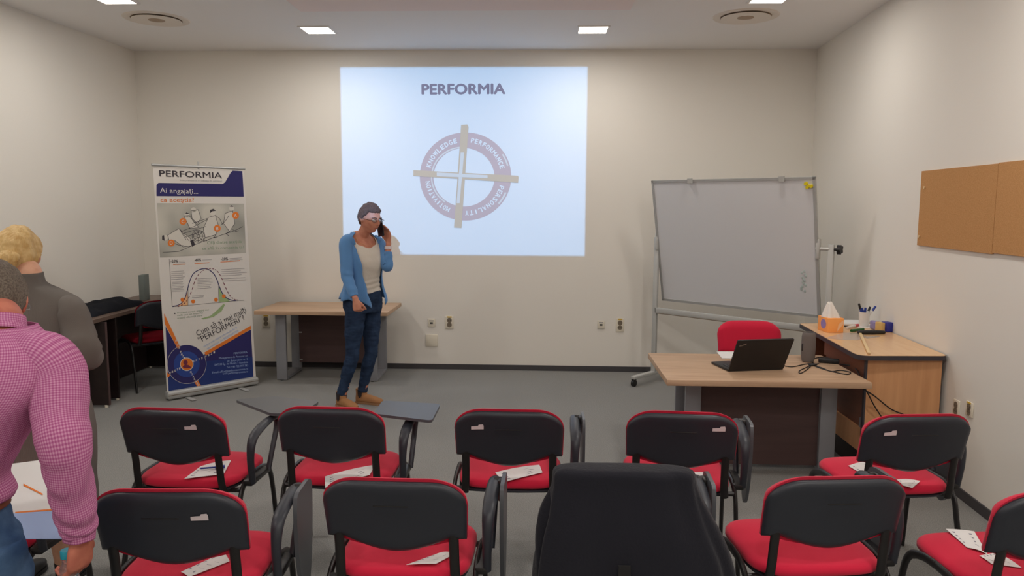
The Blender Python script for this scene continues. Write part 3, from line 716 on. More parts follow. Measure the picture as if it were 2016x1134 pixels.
# dark jacket lying on it, grey-green box standing behind
def heap(name, label, cat, x0, x1, y0, y1, z0, h, m, seed, amp=.02, sc=9):
    bm = new_bm(); nx, ny = 36, 22; top = []
    for i in range(nx + 1):
        row = []
        for j in range(ny + 1):
            s, t = i / nx * 2 - 1, j / ny * 2 - 1
            e = max(0, 1 - max(abs(s) ** 3.2, 0)) ** .5 * max(0, 1 - abs(t) ** 3.2) ** .5
            x = x0 + (x1 - x0) * (i / nx); y = y0 + (y1 - y0) * (j / ny)
            wv = noise.noise(V((x * sc, y * sc, seed))); w2 = noise.noise(V((x * sc * .4, y * sc * .9, seed + 5)))
            row.append(V((x + wv * .012, y + w2 * .02, z0 + .001 + e * (h * (1 + .35 * w2) + amp * wv))))
        top.append(row)
    slab(bm, lambda s, t: top[min(nx, round(s * nx))][min(ny, round(t * ny))], nx, ny, lambda s, t: (V((0, 0, 0)), V((0, 0, 0))))
    bm2 = new_bm()
    g = [[bm2.verts.new(p) for p in r_] for r_ in top]; g0_ = [[bm2.verts.new((p.x, p.y, z0 + .0006)) for p in r_] for r_ in top]
    for i in range(nx):
        for j in range(ny):
            bm2.faces.new((g[i][j], g[i + 1][j], g[i + 1][j + 1], g[i][j + 1])); bm2.faces.new((g0_[i][j], g0_[i][j + 1], g0_[i + 1][j + 1], g0_[i + 1][j]))
    for i in range(nx):
        for j in (0, ny): bm2.faces.new((g[i][j], g[i + 1][j], g0_[i + 1][j], g0_[i][j]))
    for j in range(ny):
        for i in (0, nx): bm2.faces.new((g[i][j], g[i][j + 1], g0_[i][j + 1], g0_[i][j]))
    bm.free()
    o = link(name, bm2, m); tag(o, label, cat); recenter(o); return o
heap('folded_coat', 'dark folded coat lying on the wenge desk by the left wall', 'coat', -4.08, -3.72, 6.0, 6.86, .755, .075, M_NAVYC, 3)
bm = new_bm(); bx_c = P(281, 590, y=7.15); box(bm, (bx_c.x + .02, 7.15, .755 + .125), (.05, .14, .25), rot=.15, bev=.004)
o = link('document_box', bm, M_GRNBOX); tag(o, 'narrow grey-green document box standing on the wenge desk behind the coat', 'box'); recenter(o)

# ================================================================== WHITEBOARD
wb = thing('mobile_whiteboard', 'large tilted whiteboard on a grey wheeled stand near the right corner', 'whiteboard', (1.7, 6.8, 0))
pL = P(1294, 478, y=7.22); pR = P(1611, 487, y=6.17); pL.z = pR.z = (pL.z + pR.z) / 2
ax = (pR - pL).normalized(); wn = V((ax.y, -ax.x, 0)); wn = wn if wn.y < 0 else -wn          # wn towards the room
tlt = math.radians(11.5); upv = V((0, 0, 1)) * math.cos(tlt) + wn * math.sin(tlt)
BN = wn * math.cos(tlt) - V((0, 0, 1)) * math.sin(tlt)
bc = (pL + pR) / 2; WBw = (pR - pL).length; hU, hD = .585, .585
def bp_(u, v, o=0.0): return bc + ax * u + upv * v + BN * o
def wslab(bm, u0, u1, v0, v1, o0, o1):
    A = [bp_(u, v, o0) for u, v in ((u0, v0), (u1, v0), (u1, v1), (u0, v1))]; prism(bm, A, BN * (o1 - o0))
hw = WBw / 2
bm = new_bm(); wslab(bm, -hw + .01, hw - .01, -hD + .01, hU - .01, -.008, .004); link('writing_surface', bm, M_BOARD, wb, False, True)
bm = new_bm()
for a in ((-hw, hw, hU - .022, hU), (-hw, hw, -hD, -hD + .022), (-hw, -hw + .022, -hD, hU), (hw - .022, hw, -hD, hU)): wslab(bm, *a, -.012, .010)
link('frame', bm, M_ALU, wb, False, True)
bm = new_bm()
for u in (-hw + .42, hw - .27): wslab(bm, u - .022, u + .022, hU - .03, hU + .014, .010, .03)
link('paper_clip', bm, M_STAND, wb, False, True)
bm = new_bm(); 
for k in range(14): ball(bm, bp_(hw - .12 + random.uniform(-.03, .03), -hD + .22 + k * .013, .0035), (.016, .002, .012), seg=8)
link('ink_smudge', bm, M_SMUDGE, wb, True, True)
sL = P(1290, 600, y=7.24); sR = P(1631, 600, y=6.12); sL.z = sR.z = 0
sd_ = (sR - sL).normalized(); sw = V((sd_.y, -sd_.x, 0)); sw = sw if sw.y < 0 else -sw
for q, s in ((sL, 1), (sR, -1)):
    bm = new_bm(); box(bm, (q.x, q.y, (.075 + 1.40) / 2), (.048, .03, 1.325), rot=math.atan2(sd_.y, sd_.x), bev=.006); link('upright', bm, M_STAND, wb, True, True)
    bm = new_bm(); box(bm, (q.x, q.y, .085), (.05, .68, .032), rot=math.atan2(sd_.y, sd_.x), bev=.008); link('foot', bm, M_STAND, wb, True, True)
    bm = new_bm(); e0 = V((q.x, q.y, bc.z)); e1 = pL if s == 1 else pR; cyl(bm, e0, e1 + (e1 - e0) * .2, .014, 12); box(bm, (e1.x, e1.y, bc.z), (.03, .04, .16), rot=math.atan2(sd_.y, sd_.x), bev=.006); link('pivot_bracket', bm, M_STAND, wb, True, True)
    for k in (-1, 1):
        c = q + sw * .32 * k; bm = new_bm(); cyl(bm, V((c.x, c.y, .032)) - sd_ * .014, V((c.x, c.y, .032)) + sd_ * .014, .032, 18); box(bm, (c.x, c.y, .062), (.036, .04, .02), rot=math.atan2(sd_.y, sd_.x), bev=.006); link('caster', bm, M_DARK, wb, True, True)
bm = new_bm(); kc = V((sR.x, sR.y, bc.z)) + sd_ * .05; cyl(bm, kc - sd_ * .03, kc, .012, 10)
t_ = bmesh.new(); kp = []
for k in range(40):
    a = 2 * PI * k / 40; r_ = .034 + .006 * math.cos(5 * a); kp.append(kc + V((0, 0, 1)) * r_ * math.sin(a) + sw * r_ * math.cos(a))
prism(bm, kp, sd_ * .03); t_.free(); link('clamp_knob', bm, M_DARK, wb, True, True)
bm = new_bm(); c0_ = sL + V((0, 0, .70)); c1_ = sR + V((0, 0, .70)); cc = (c0_ + c1_) / 2
box(bm, cc, ((c1_ - c0_).length, .03, .05), rot=math.atan2(sd_.y, sd_.x), bev=.004); link('cross_rail', bm, M_STAND, wb, True, True)
bm = new_bm(); box(bm, cc + sw * .02 - V((0, 0, .027)), ((c1_ - c0_).length * .98, .01, .006), rot=math.atan2(sd_.y, sd_.x)); link('rail_gap', bm, M_SOCKD, wb, True, True)
mg_lab = ['round yellow magnet on the whiteboard, topmost of the cluster', 'round yellow magnet on the whiteboard, the middle one of three lower magnets', 'round yellow magnet on the whiteboard, rightmost of the cluster', 'round yellow magnet on the whiteboard, lowest left under the topmost']
for i, (px, py) in enumerate(((1588, 361), (1593, 366), (1599, 366), (1591, 368))):
    d = ray(px, py); t = (bc - CAM).dot(BN) / d.dot(BN); q = CAM + d * t + BN * .004
    bm = new_bm(); cyl(bm, q, q + BN * .012, .014, 16, .011); cyl(bm, q + BN * .012, q + BN * .02, .008, 16, .013)
    o = link('magnet', bm, M_YELLOW); tag(o, mg_lab[i], 'magnet', 'yellow magnets on the whiteboard'); recenter(o)

# ================================================================== CHAIRS
# local frame: origin on the floor under the seat centre, the sitter faces +y
def back_outline(s, t, W=.2375, top=.822, rnd=.085, shell=True):
    """s,t in 0..1 -> point of the curved backrest sheet"""
    a = s * 2 - 1; aa = abs(a); k = (aa - (1 - rnd / W * 1.35)) / (rnd / W * 1.35)
    zt = top - (rnd * (1 - math.sqrt(max(0, 1 - min(1, max(0, k)) ** 2))) if k > 0 else 0) - .006 * aa * aa
    if aa > .84: zb = .598
    elif aa > .80: zb = .598 + .010 * math.sin((.84 - aa) / .04 * PI / 2)
    else: zb = .552 + .056 * (aa / .80) ** 1.7
    if not shell: zb = .56 + .045 * aa ** 2 if aa < .9 else .60
    z = zb + (zt - zb) * t
    x = a * (W - .004 * (1 - t))
    h = (z - .55) / .27
    y = -.205 - .062 * h - .012 * h * h + .020 * aa ** 2
    return V((x, y, z))
def sfun(nu): return lambda s: .5 - .5 * math.cos(PI * s) if 0 else s
def ease(s): return .5 * (1 - math.cos(PI * s)) * .55 + s * .45
def chair_parts(t, redm=None):
    redm = redm or M_RED
    def edge_t(s, t_, p=.045):
        e = min(s, 1 - s, t_ * .6, (1 - t_) * .6); return min(1, (e / p)) ** .5 if e > 0 else 0
    bm = new_bm(); slab(bm, lambda s, t_: back_outline(ease(s), ease(t_), top=.817), 44, 14, lambda s, t_: (V((0, .004, 0)), V((0, -.004 - .016 * edge_t(ease(s), ease(t_)), 0)))); link('back_shell', bm, M_BLACK, t, angle=60)
    bm = new_bm(); slab(bm, lambda s, t_: back_outline(ease(s), ease(t_), W=.2405, top=.828, rnd=.092, shell=False) + V((0, .006, 0)), 36, 14, lambda s, t_: (V((0, .004 + .036 * edge_t(ease(s), ease(t_), .09), 0)), V((0, -.002, 0)))); link('back_cushion', bm, redm, t, angle=70)
    bm = new_bm(); box(bm, (0, -.297, .742), (.115, .004, .004), bev=.0015); link('shell_groove', bm, M_TUBE, t)
    bm = new_bm(); pillow(bm, (0, .02), .236, .215, .432, .476, e=4.2, edge=.022, crown=.006); link('seat', bm, redm, t, angle=70)
    bm = new_bm(); pillow(bm, (0, .02), .226, .205, .418, .434, e=4.2, edge=.012); link('seat_pan', bm, M_BLACK, t)
    for s in (-1, 1):
        bm = new_bm(); sweep(bm, [(s * .192, -.222, .64), (s * .192, -.208, .56), (s * .194, -.196, .47), (s * .20, -.178, .418)], (.017, .009) and [(.017, .009)] * 4, side=(1, 0, 0), n=12); link('back_post', bm, M_TUBE, t)
        bm = new_bm(); sweep(bm, [(s * .252, .01, .452), (s * .253, .09, .446), (s * .254, .165, .410), (s * .256, .20, .30), (s * .262, .235, .006)], [(.010, .016)] * 5, side=(1, 0, 0), n=12); link('leg', bm, M_TUBE, t)
        bm = new_bm(); sweep(bm, [(s * .252, .01, .452), (s * .253, -.075, .444), (s * .254, -.140, .400), (s * .256, -.175, .28), (s * .264, -.245, .006)], [(.010, .016)] * 5, side=(1, 0, 0), n=12); link('leg', bm, M_TUBE, t)
    for yy in (-.13, .15):
        bm = new_bm(); sweep(bm, [(-.252, yy, .418), (0, yy, .410), (.252, yy, .418)], .011, n=10); link('crossbar', bm, M_TUBE, t)
def add_arm(t, s, z=.672):
    bm = new_bm()
    sweep(bm, [(s * .292, -.100, .44), (s * .294, -.118, .56), (s * .296, -.098, .640), (s * .298, -.02, .672), (s * .30, .10, z + .012), (s * .30, .165, z - .005), (s * .298, .165, z - .05), (s * .296, .12, .54), (s * .292, .07, .44)], [(.015, .014), (.017, .014), (.022, .014), (.025, .013), (.023, .012), (.018, .012), (.014, .011), (.013, .010), (.013, .010)], side=(1, 0, 0), n=12)
    link('armrest', bm, M_BLACK, t)
    bm = new_bm(); box(bm, (s * .273, -.015, .442), (.045, .20, .026), bev=.006); link('arm_bracket', bm, M_TUBE, t)
def add_tablet_down(t, s):
    """writing tablet folded down beside the arm"""
    x = s * .330
    o = [(-.04, .60), (-.03, .70), (.04, .712), (.15, .70), (.165, .60), (.14, .42), (.09, .31), (.03, .33), (-.02, .46)]
    pts = [(p.x, p.y) for p in catmull([V((a, b, 0)) for a, b in o + [o[0]]], 4)][:-1]
    bm = new_bm(); prism(bm, [(x, a, b) for a, b in pts], (s * .014, 0, 0)); link('writing_tablet', bm, M_TABLET if s > 0 else M_BLACK, t, angle=30)
    bm = new_bm(); cyl(bm, (s * .30, .10, .69), (x, .10, .69), .011, 12); box(bm, (s * .326, .09, .66), (.02, .05, .08), bev=.006); link('tablet_hinge', bm, M_TUBE, t)
def sticker(t, x, z, rot=.05):
    bm = new_bm(); y0 = back_outline((x / .2375 + 1) / 2, (z - .56) / .26).y - .0225
    h = (z - .55) / .27
    pts = [(-.028, -.009), (.026, -.010), (.027, .006), (.024, .013), (.006, .012), (.003, .006), (-.027, .005)]
    c, s_ = math.cos(rot), math.sin(rot)
    slope = -.062 / .27
    prism(bm, [V((x + a * c - b * s_, y0 + slope * (a * s_ + b * c), z + a * s_ + b * c)) for a, b in pts], (0, -.0012, 0)); link('paper_sticker', bm, M_STICK, t, False)
BASE_CHAIR = thing('conference_chair', 'red and black conference chair', 'chair')
chair_parts(BASE_CHAIR)
BASE_FREE = [BASE_CHAIR]
def chair(x, y, rz, label, group='red and black conference chairs in rows', arms=(), down=(), stick=None):
    t = BASE_FREE.pop() if BASE_FREE else copy_tree(BASE_CHAIR)
    t.location = (x, y, 0); t.rotation_euler = (0, 0, math.radians(rz)); t['label'] = label
    if group: t['group'] = group
    elif 'group' in t: del t['group']
    chair.todo.append((t, arms, down, stick)); return t
chair.todo = []
def ch(tx, ty, rz, *a, **k):      # tx, ty: where the top of the backrest stands
    r_ = math.radians(rz); oy = .283
    return chair(tx - math.sin(r_) * oy, ty + math.cos(r_) * oy, rz, *a, **k)
B1 = ch(-1.605, 3.07, -3, 'red chair with a blue pen on its seat, leftmost of the farther row', arms=(1,), stick=(.105, .745))
B2 = ch(-.925, 3.13, -1, 'farther row red chair with its writing tablet open, no label on its back', arms=(1,))
B3 = ch(-.140, 3.14, 0, 'red chair in the middle of the farther row, label upper left of its black back', arms=(1,), down=(1,), stick=(-.135, .745))
B4 = ch(.606, 3.15, -4, 'red chair in front of the presenter table, label at right of its back', arms=(1,), down=(1,), stick=(.150, .755))
B5 = ch(1.620, 3.17, 6, 'red chair by the right wall in the farther row, label at left of its back', arms=(1,), down=(1,), stick=(-.140, .745))
A1 = ch(-1.160, 2.17, 3, 'near row red chair at left beside the person in pink, label on its back', arms=(1,), down=(1,), stick=(.110, .735))
A2 = ch(-.478, 2.30, -1, 'near row red chair with a black pouch on its seat, left of the jacket', arms=(1,), down=(1,))
A3 = ch(.270, 2.36, -2, 'near row chair hidden under a black jacket', arms=(1,), down=(1,))
A4 = ch(.985, 2.40, 6, 'near row red chair right of the black jacket, nothing on its seat', arms=(1,), down=(1,))
A5 = ch(1.670, 2.31, 6, 'near row red chair cut by the right edge of the photo', arms=(1,), down=(1,), stick=(-.10, .735))
A0 = ch(-2.10, 2.36, 0, 'red chair mostly hidden behind the person in the pink shirt', arms=(1,))
R1 = chair(1.575, 5.50, 180, 'red chair standing behind the laptop table, its red backrest front showing', group=None)
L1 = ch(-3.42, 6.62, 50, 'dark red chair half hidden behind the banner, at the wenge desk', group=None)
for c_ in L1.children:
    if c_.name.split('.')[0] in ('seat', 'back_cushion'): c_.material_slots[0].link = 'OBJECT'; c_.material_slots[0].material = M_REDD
for t, arms, down, stick in chair.todo:
    for s in arms: add_arm(t, s)
    for s in down: add_tablet_down(t, s)
    if stick: sticker(t, *stick)
# two tablets of the second chair, folded out flat
def tablet_out(t, corners, z, arm_to):
    """corners in room coordinates"""
    inv = t.matrix_basis.inverted()
    pts = [inv @ V((x, y, z)) for x, y in round_poly(corners, .03, 4)]
    bm = new_bm(); prism(bm, pts, (0, 0, .013)); link('writing_tablet', bm, M_TABLET, t, angle=30)
    c = sum(pts, V()) / len(pts); a = V(arm_to)
    bm = new_bm(); sweep(bm, [a + V((0, 0, -.012)), a + V((0, .0, .006)) + (c - a) * .3 * V((1, 1, 0)).length / 1.4, V((c.x, c.y, z - .007)) * .6 + V((a.x, a.y, z - .007)) * .4], [(.015, .008)] * 3, n=10); link('tablet_hinge', bm, M_TUBE, t)
tablet_out(B2, [(-.79, 3.43), (-.50, 3.33), (-.50, 3.62), (-.80, 3.67)], .705, (.30, .16, .68))
tablet_out(B1, [(-1.545, 3.64), (-1.27, 3.40), (-1.13, 3.42), (-1.11, 3.64), (-1.38, 3.72)], .705, (.30, .16, .68))

# ------------------------------------------------------------------ leaflets lying on the seats
SZ = .4845
def leaflet(px, label, m=M_PAPER, z=SZ, marks=True, name='leaflet', seed=0):
    pts = [P(a, b, z=z) for a, b in px]
    bm = new_bm(); nn = 8
    def Fq(s, t):
        q = pts[0].lerp(pts[1], s).lerp(pts[3].lerp(pts[2], s), t); return q + V((0, 0, .0035 * math.sin(PI * s) * (.5 + t)))
    slab(bm, Fq, nn, nn, lambda s, t: (V((0, 0, .0004)), V((0, 0, -.0004))))
    o = link(name, bm, m); tag(o, label, 'leaflet', 'leaflets on the chair seats')
    if marks:
        random.seed(len(label) + seed); bm = new_bm()
        for k in range(4):
            t0 = .15 + .18 * k
            q = [Fq(.1, t0), Fq(.85 - random.random() * .3, t0), Fq(.85 - random.random() * .1, t0 + .07), Fq(.1, t0 + .07)]
            quad(bm, [p + V((0, 0, .0010)) for p in q])
        link('printing', bm, M_PRINT, o, False)
    recenter(o); return o
leaflet([(362, 943), (440, 934), (455, 906), (395, 918)], 'printed leaflet with a blue pen on the leftmost chair of the farther row')
leaflet([(640, 960), (728, 935), (738, 915), (640, 938)], 'white leaflet on the seat of the farther row chair whose back has no label')
leaflet([(990, 950), (1068, 930), (1062, 915), (975, 930)], 'white leaflet on the seat of the middle chair of the farther row')
leaflet([(1355, 948), (1392, 944), (1388, 930), (1345, 934)], 'leaflet edge on the seat of the chair before the presenter table')
leaflet([(1692, 930), (1722, 928), (1712, 908), (1670, 917)], 'white leaflet at the left edge of the seat by the right wall')
leaflet([(1772, 955), (1796, 961), (1812, 947), (1765, 944)], 'small white leaflet in the middle of the seat by the right wall')
leaflet([(356, 1126), (372, 1136), (452, 1105), (440, 1088)], 'folded leaflet on the near left chair beside the pink shirt')
leaflet([(800, 1112), (858, 1110), (896, 1090), (866, 1088)], 'white leaflet beside the black pouch on the near chair')
leaflet([(1862, 1041), (1918, 1046), (1945, 1092), (1904, 1078)], 'white leaflet on the left of the chair cut by the right photo edge')
leaflet([(1928, 1094), (1952, 1110), (2012, 1118), (1960, 1088)], 'small leaflet behind the backrest of the chair cut by the photo edge')
pc = P(418, 921, z=SZ + .012); bm = new_bm(); cyl(bm, pc - V((.05, .01, 0)), pc + V((.05, .02, 0)), .004, 10); cyl(bm, pc + V((.012, .004, 0)), pc + V((.05, .02, 0)), .008, 12)
o = link('pen', bm, M_BLUEP); tag(o, 'blue pen lying on the leaflet of the leftmost farther chair', 'pen'); recenter(o)
heap('pouch', 'small black pouch lying on the near seat with the white leaflet', 'pouch', -.56, -.36, 2.60, 2.70, SZ, .022, M_CLOTHK, 11, .004, 30)

# ------------------------------------------------------------------ jacket over the third chair
jk = thing('jacket', 'black jacket draped over the near row chair in the middle', 'jacket', (.27, 2.36, 0))
bm = new_bm(); rings = []
prof = [(.846, .150, .030, 0, 0), (.843, .205, .046, 0, 0), (.828, .230, .060, 0, .002), (.79, .236, .062, .002, .006), (.74, .248, .068, .006, .010), (.68, .266, .078, .016, .016), (.61, .292, .09, .026, .02), (.52, .318, .10, .038, .02), (.40, .335, .105, .046, .02), (.30, .338, .105, .05, .02)]
pv = catmull([V((a, b, c)) for a, b, c, d, e in prof], 4); pw_ = catmull([V((d, e, 0)) for a, b, c, d, e in prof], 4)
n = 96
for i, (a, dd) in enumerate(zip(pv, pw_)):
    ring = []
    for k in range(n):
        th = 2 * PI * k / n; e = 3.2
        cx = math.copysign(abs(math.cos(th)) ** (2 / e), math.cos(th)); sy = math.copysign(abs(math.sin(th)) ** (2 / e), math.sin(th))
        f = (i / len(pv)) ** 1.3
        w = f * (.016 * math.sin(5 * th + 1.2) + .012 * math.sin(9 * th + 2 * f)) + .006 * noise.noise(V((cx * 3, sy * 3, a.x * 7)))
        tilt = (a.x - .55) * -.27
        ring.append(bm.verts.new((.27 + dd.x + cx * (a.y + w), 2.425 + tilt * .25 - dd.y * .6 + sy * (a.z + w * .8), a.x)))
    rings.append(ring)
for i in range(len(rings) - 1):
    for k in range(n): bm.faces.new((rings[i][k], rings[i][(k + 1) % n], rings[i + 1][(k + 1) % n], rings[i + 1][k]))
bm.faces.new(rings[0]); link('jacket_body', bm, M_CLOTHK, jk, True, True, 80)
bm = new_bm(); sweep(bm, [(.47, 2.43, .76), (.515, 2.42, .66), (.555, 2.43, .54), (.58, 2.45, .40)], [(.025, .04), (.040, .05), (.045, .05), (.042, .045)], n=20, wob=lambda f, th, p: .006 * math.sin(4 * th + 9 * f)); link('sleeve', bm, M_CLOTHK, jk, True, True, 80)
bm = new_bm(); sweep(bm, [(.08, 2.43, .76), (.045, 2.42, .66), (.03, 2.43, .54), (.02, 2.45, .40)], [(.025, .04), (.040, .05), (.045, .05), (.042, .045)], n=20, wob=lambda f, th, p: .006 * math.sin(4 * th + 7 * f)); link('sleeve', bm, M_CLOTHK, jk, True, True, 80)
lp = P(1230, 1118, y=2.285); bm = new_bm(); box(bm, (lp.x, 2.292, lp.z - .03), (.04, .004, .07), bev=.0015); link('hanging_loop', bm, M_DARK, jk, False, True)

# ================================================================== THINGS ON THE PRESENTER TABLE (top .67)
TZ = .67
lap = thing('laptop', 'open black laptop seen from behind its lid on the presenter table', 'laptop', (1.35, 4.83, TZ))
h0 = P(1433, 728, z=TZ + .012); h1 = P(1541, 724, z=TZ + .012)
ld_ = (h1 - h0); LW = ld_.length; ld_.normalize(); lf = V((-ld_.y, ld_.x, 0))      # away from camera
hc = (h0 + h1) / 2
def lq(u, v, w): return hc + ld_ * u + lf * v + V((0, 0, 1)) * w
R3 = math.atan2(ld_.y, ld_.x)
bm = new_bm(); box(bm, lq(0, .115, -.003), (LW, .245, .015), rot=R3, bev=.004); link('base', bm, M_SCREENK, lap, True, True)
bm = new_bm()
for i in range(5):
    for j in range(13): box(bm, lq(-LW * .40 + j * LW * .8 / 12, .035 + i * .021, .0058), (LW * .055, .017, .003), rot=R3, bev=.001, seg=1)
link('keyboard', bm, M_KEY, lap, True, True)
bm = new_bm(); box(bm, lq(0, .175, .0052), (.10, .06, .0012), rot=R3); link('touchpad', bm, M_KEY, lap, True, True)
lt = math.radians(28); lup = V((0, 0, 1)) * math.cos(lt) - lf * math.sin(lt); lno = -lf * math.cos(lt) - V((0, 0, 1)) * math.sin(lt)
shift = ld_ * .0
def ll(u, v, w=0): return hc + ld_ * u + lup * v + lno * w
bm = new_bm(); prism(bm, [ll(x, y, 0) for x, y in round_poly([(-LW / 2, .0), (LW / 2, .0), (LW / 2, .238), (-LW / 2, .238)], .008, 3)], lno * .009); link('lid', bm, M_SCREENK, lap, True, True, 30)
bm = new_bm(); prism(bm, [ll(x, y, -.0008) for x, y in ((-LW / 2 + .01, .014), (LW / 2 - .01, .014), (LW / 2 - .01, .228), (-LW / 2 + .01, .228))], lno * .0006); link('screen', bm, M_DARK, lap, False, True)
bm = new_bm(); d_ = (ld_ * .9 + lup * .42).normalized(); a_ = ll(-LW / 2 + .022, .188, .0094); text_on(bm, 'ThinkPad', a_, a_ + d_ * .045, lup, .010, bold=.01); link('lid_lettering', bm, M_CHROME, lap, False, True)
bm = new_bm(); pts = [(P(1411, 693, z=TZ + .001)), P(1452, 693, z=TZ + .001), P(1462, 707, z=TZ + .001), P(1421, 706, z=TZ + .001)]; prism(bm, pts, (0, 0, .004))
o = link('paper_stack', bm, M_PAPER, None, False); tag(o, 'white paper lying behind the left side of the laptop', 'paper'); recenter(o)
s_ = P(1590, 712, z=TZ); bm = new_bm(); lathe(bm, (s_.x, s_.y, TZ), [(.030, .0005), (.038, .006), (.044, .03), (.046, .10), (.044, .17), (.040, .193), (.034, .199), (.028, .197)], 36)
spk = thing('portable_speaker', 'dark grey cylindrical speaker standing on the presenter table right of the laptop', 'speaker', (s_.x, s_.y, TZ)); link('fabric_body', bm, M_SPK, spk, True, True)
bm = new_bm(); lathe(bm, (s_.x, s_.y, TZ), [(.002, .194), (.026, .194), (.029, .198), (.002, .198)], 30); link('top_cap', bm, M_DARK, spk, True, True)
bm = new_bm(); box(bm, (s_.x - .043, s_.y - .012, TZ + .10), (.006, .012, .05), rot=.3, bev=.002); link('logo_strip', bm, M_DARK, spk, True, True)
a_ = P(1611, 713, z=TZ); b_ = P(1652, 716, z=TZ); dm = (b_ - a_); bm = new_bm(); box(bm, (a_ + b_) / 2 + V((0, 0, .015)), (dm.length, .05, .028), rot=math.atan2(dm.y, dm.x), bev=.006)
o = link('power_adapter', bm, M_DARK); tag(o, 'black laptop power adapter lying on the table right of the speaker', 'power adapter'); recenter(o)
def cable(name, label, pxs, z, r=.0032, m=M_DARK, zs=None):
    pts = [P(a, b, z=(zs[i] if zs else z + .0035)) for i, (a, b) in enumerate(pxs)]
    bm = new_bm(); sweep(bm, pts, r, n=8, sub=7); o = link(name, bm, m); tag(o, label, 'cable', 'cables on and below the presenter table'); recenter(o); return o
cable('power_cable', 'black cable from the laptop to the coil in front of the speaker', [(1543, 720), (1560, 722), (1585, 717), (1600, 716), (1590, 722), (1574, 730), (1576, 735), (1588, 728), (1600, 718), (1612, 716)], TZ)
cable('power_cable', 'black cable looping in front of the power adapter', [(1600, 719), (1622, 727), (1645, 733), (1668, 737), (1674, 733), (1655, 729), (1636, 731), (1618, 724), (1600, 719)], TZ)
cable('power_cable', 'black cable curling over the left end of the power adapter', [(1604, 717), (1598, 711), (1606, 705), (1622, 703), (1640, 708)], TZ)
bm = new_bm(); c_ = P(1600, 718, z=TZ + .008); ball(bm, c_, (.03, .018, .009)); o = link('cable_tie', bm, M_DARK); tag(o, 'black strap bundling the cables in front of the speaker', 'cable tie'); recenter(o)
bm = new_bm(); pts = [P(1655, 717, z=TZ + .006), P(1680, 722, z=TZ + .005), V((1.955, 4.62, .665)), V((1.962, 4.59, .60)), P(1722, 780, y=4.59), P(1755, 806, y=4.61), P(1790, 822, y=4.61), P(1810, 850, y=4.59), V((2.30, 4.56, .006))]
sweep(bm, pts, .004, n=8); o = link('power_cable', bm, M_DARK); tag(o, 'black cable hanging down the front of the beech side desk, upper one', 'cable', 'cables on and below the presenter table'); recenter(o)
bm = new_bm(); pts = [V((1.960, 4.61, .62)), P(1706, 770, y=4.58), P(1722, 800, y=4.60), P(1742, 830, y=4.60), P(1765, 860, y=4.59), V((2.15, 4.56, .006))]
sweep(bm, pts, .004, n=8); o = link('power_cable', bm, M_DARK); tag(o, 'black cable hanging down the front of the beech side desk, lower one', 'cable', 'cables on and below the presenter table'); recenter(o)

# ================================================================== THINGS ON THE SIDE DESK (top .80)
CZ = BH + .0005
ti = thing('tissue_box', 'orange tissue box with a white tissue sticking out on the side desk', 'tissue box', (2.17, 5.78, CZ))
q0 = P(1628, 655, z=CZ); q1 = P(1658, 655, z=CZ); wd_ = (q1 - q0).length * 1.0; td = (q1 - q0).normalized(); tn = V((-td.y, td.x, 0)); q3 = P(1610, 648, z=CZ)
TD = .15; c_ = q0 + td * .059 + tn * TD / 2
tr = math.radians(6)
bm = new_bm(); box(bm, (c_.x, c_.y, CZ + .052), (.118, TD, .104), rot=tr, bev=.002); link('carton', bm, M_ORANGE, ti, True, True)
Rt = Matrix.Rotation(tr, 3, 'Z')
def tb(u, v, w): return V((c_.x, c_.y, CZ)) + Rt @ V((u, v, w))
bm = new_bm(); prism(bm, [tb(.01, -TD / 2 - .0006, .004), tb(.054, -TD / 2 - .0006, .06), tb(.054, -TD / 2 - .0006, .09), tb(.02, -TD / 2 - .0006, .06)], Rt @ V((0, -.0004, 0))); link('pale_print', bm, M_ORANGEL, ti, False, True)
bm = new_bm(); prism(bm, [tb(-.0596, -.01 + .04 * math.cos(a * PI / 10), .055 + .035 * math.sin(a * PI / 10)) for a in range(20)], Rt @ V((-.0004, 0, 0))); link('violet_print', bm, M_VIOLET, ti, False, True)
bm = new_bm(); prism(bm, [tb(.035 * math.cos(a * PI / 12), .05 * math.sin(a * PI / 12), .1042) for a in range(24)], (0, 0, .0004)); link('opening', bm, M_TISSUE, ti, False, True)
bm = new_bm()
def Ft(s, t):
    a = 2 * PI * s; r_ = (.055 * (1 - t) ** .8 + .010 + .010 * math.sin(5 * a) * (1 - t * .5))
    return tb(r_ * math.cos(a) * .9 - .012 * t, r_ * math.sin(a) * .9, .104 + t * .105 + .008 * math.sin(3 * a) * t)
g = [[bm.verts.new(Ft(i / 40, j / 12)) for i in range(40)] for j in range(13)]
for j in range(12):
    for i in range(40): bm.faces.new((g[j][i], g[j][(i + 1) % 40], g[j + 1][(i + 1) % 40], g[j + 1][i]))
bm.faces.new(g[-1]); link('tissue', bm, M_TISSUE, ti, True, True, 80)
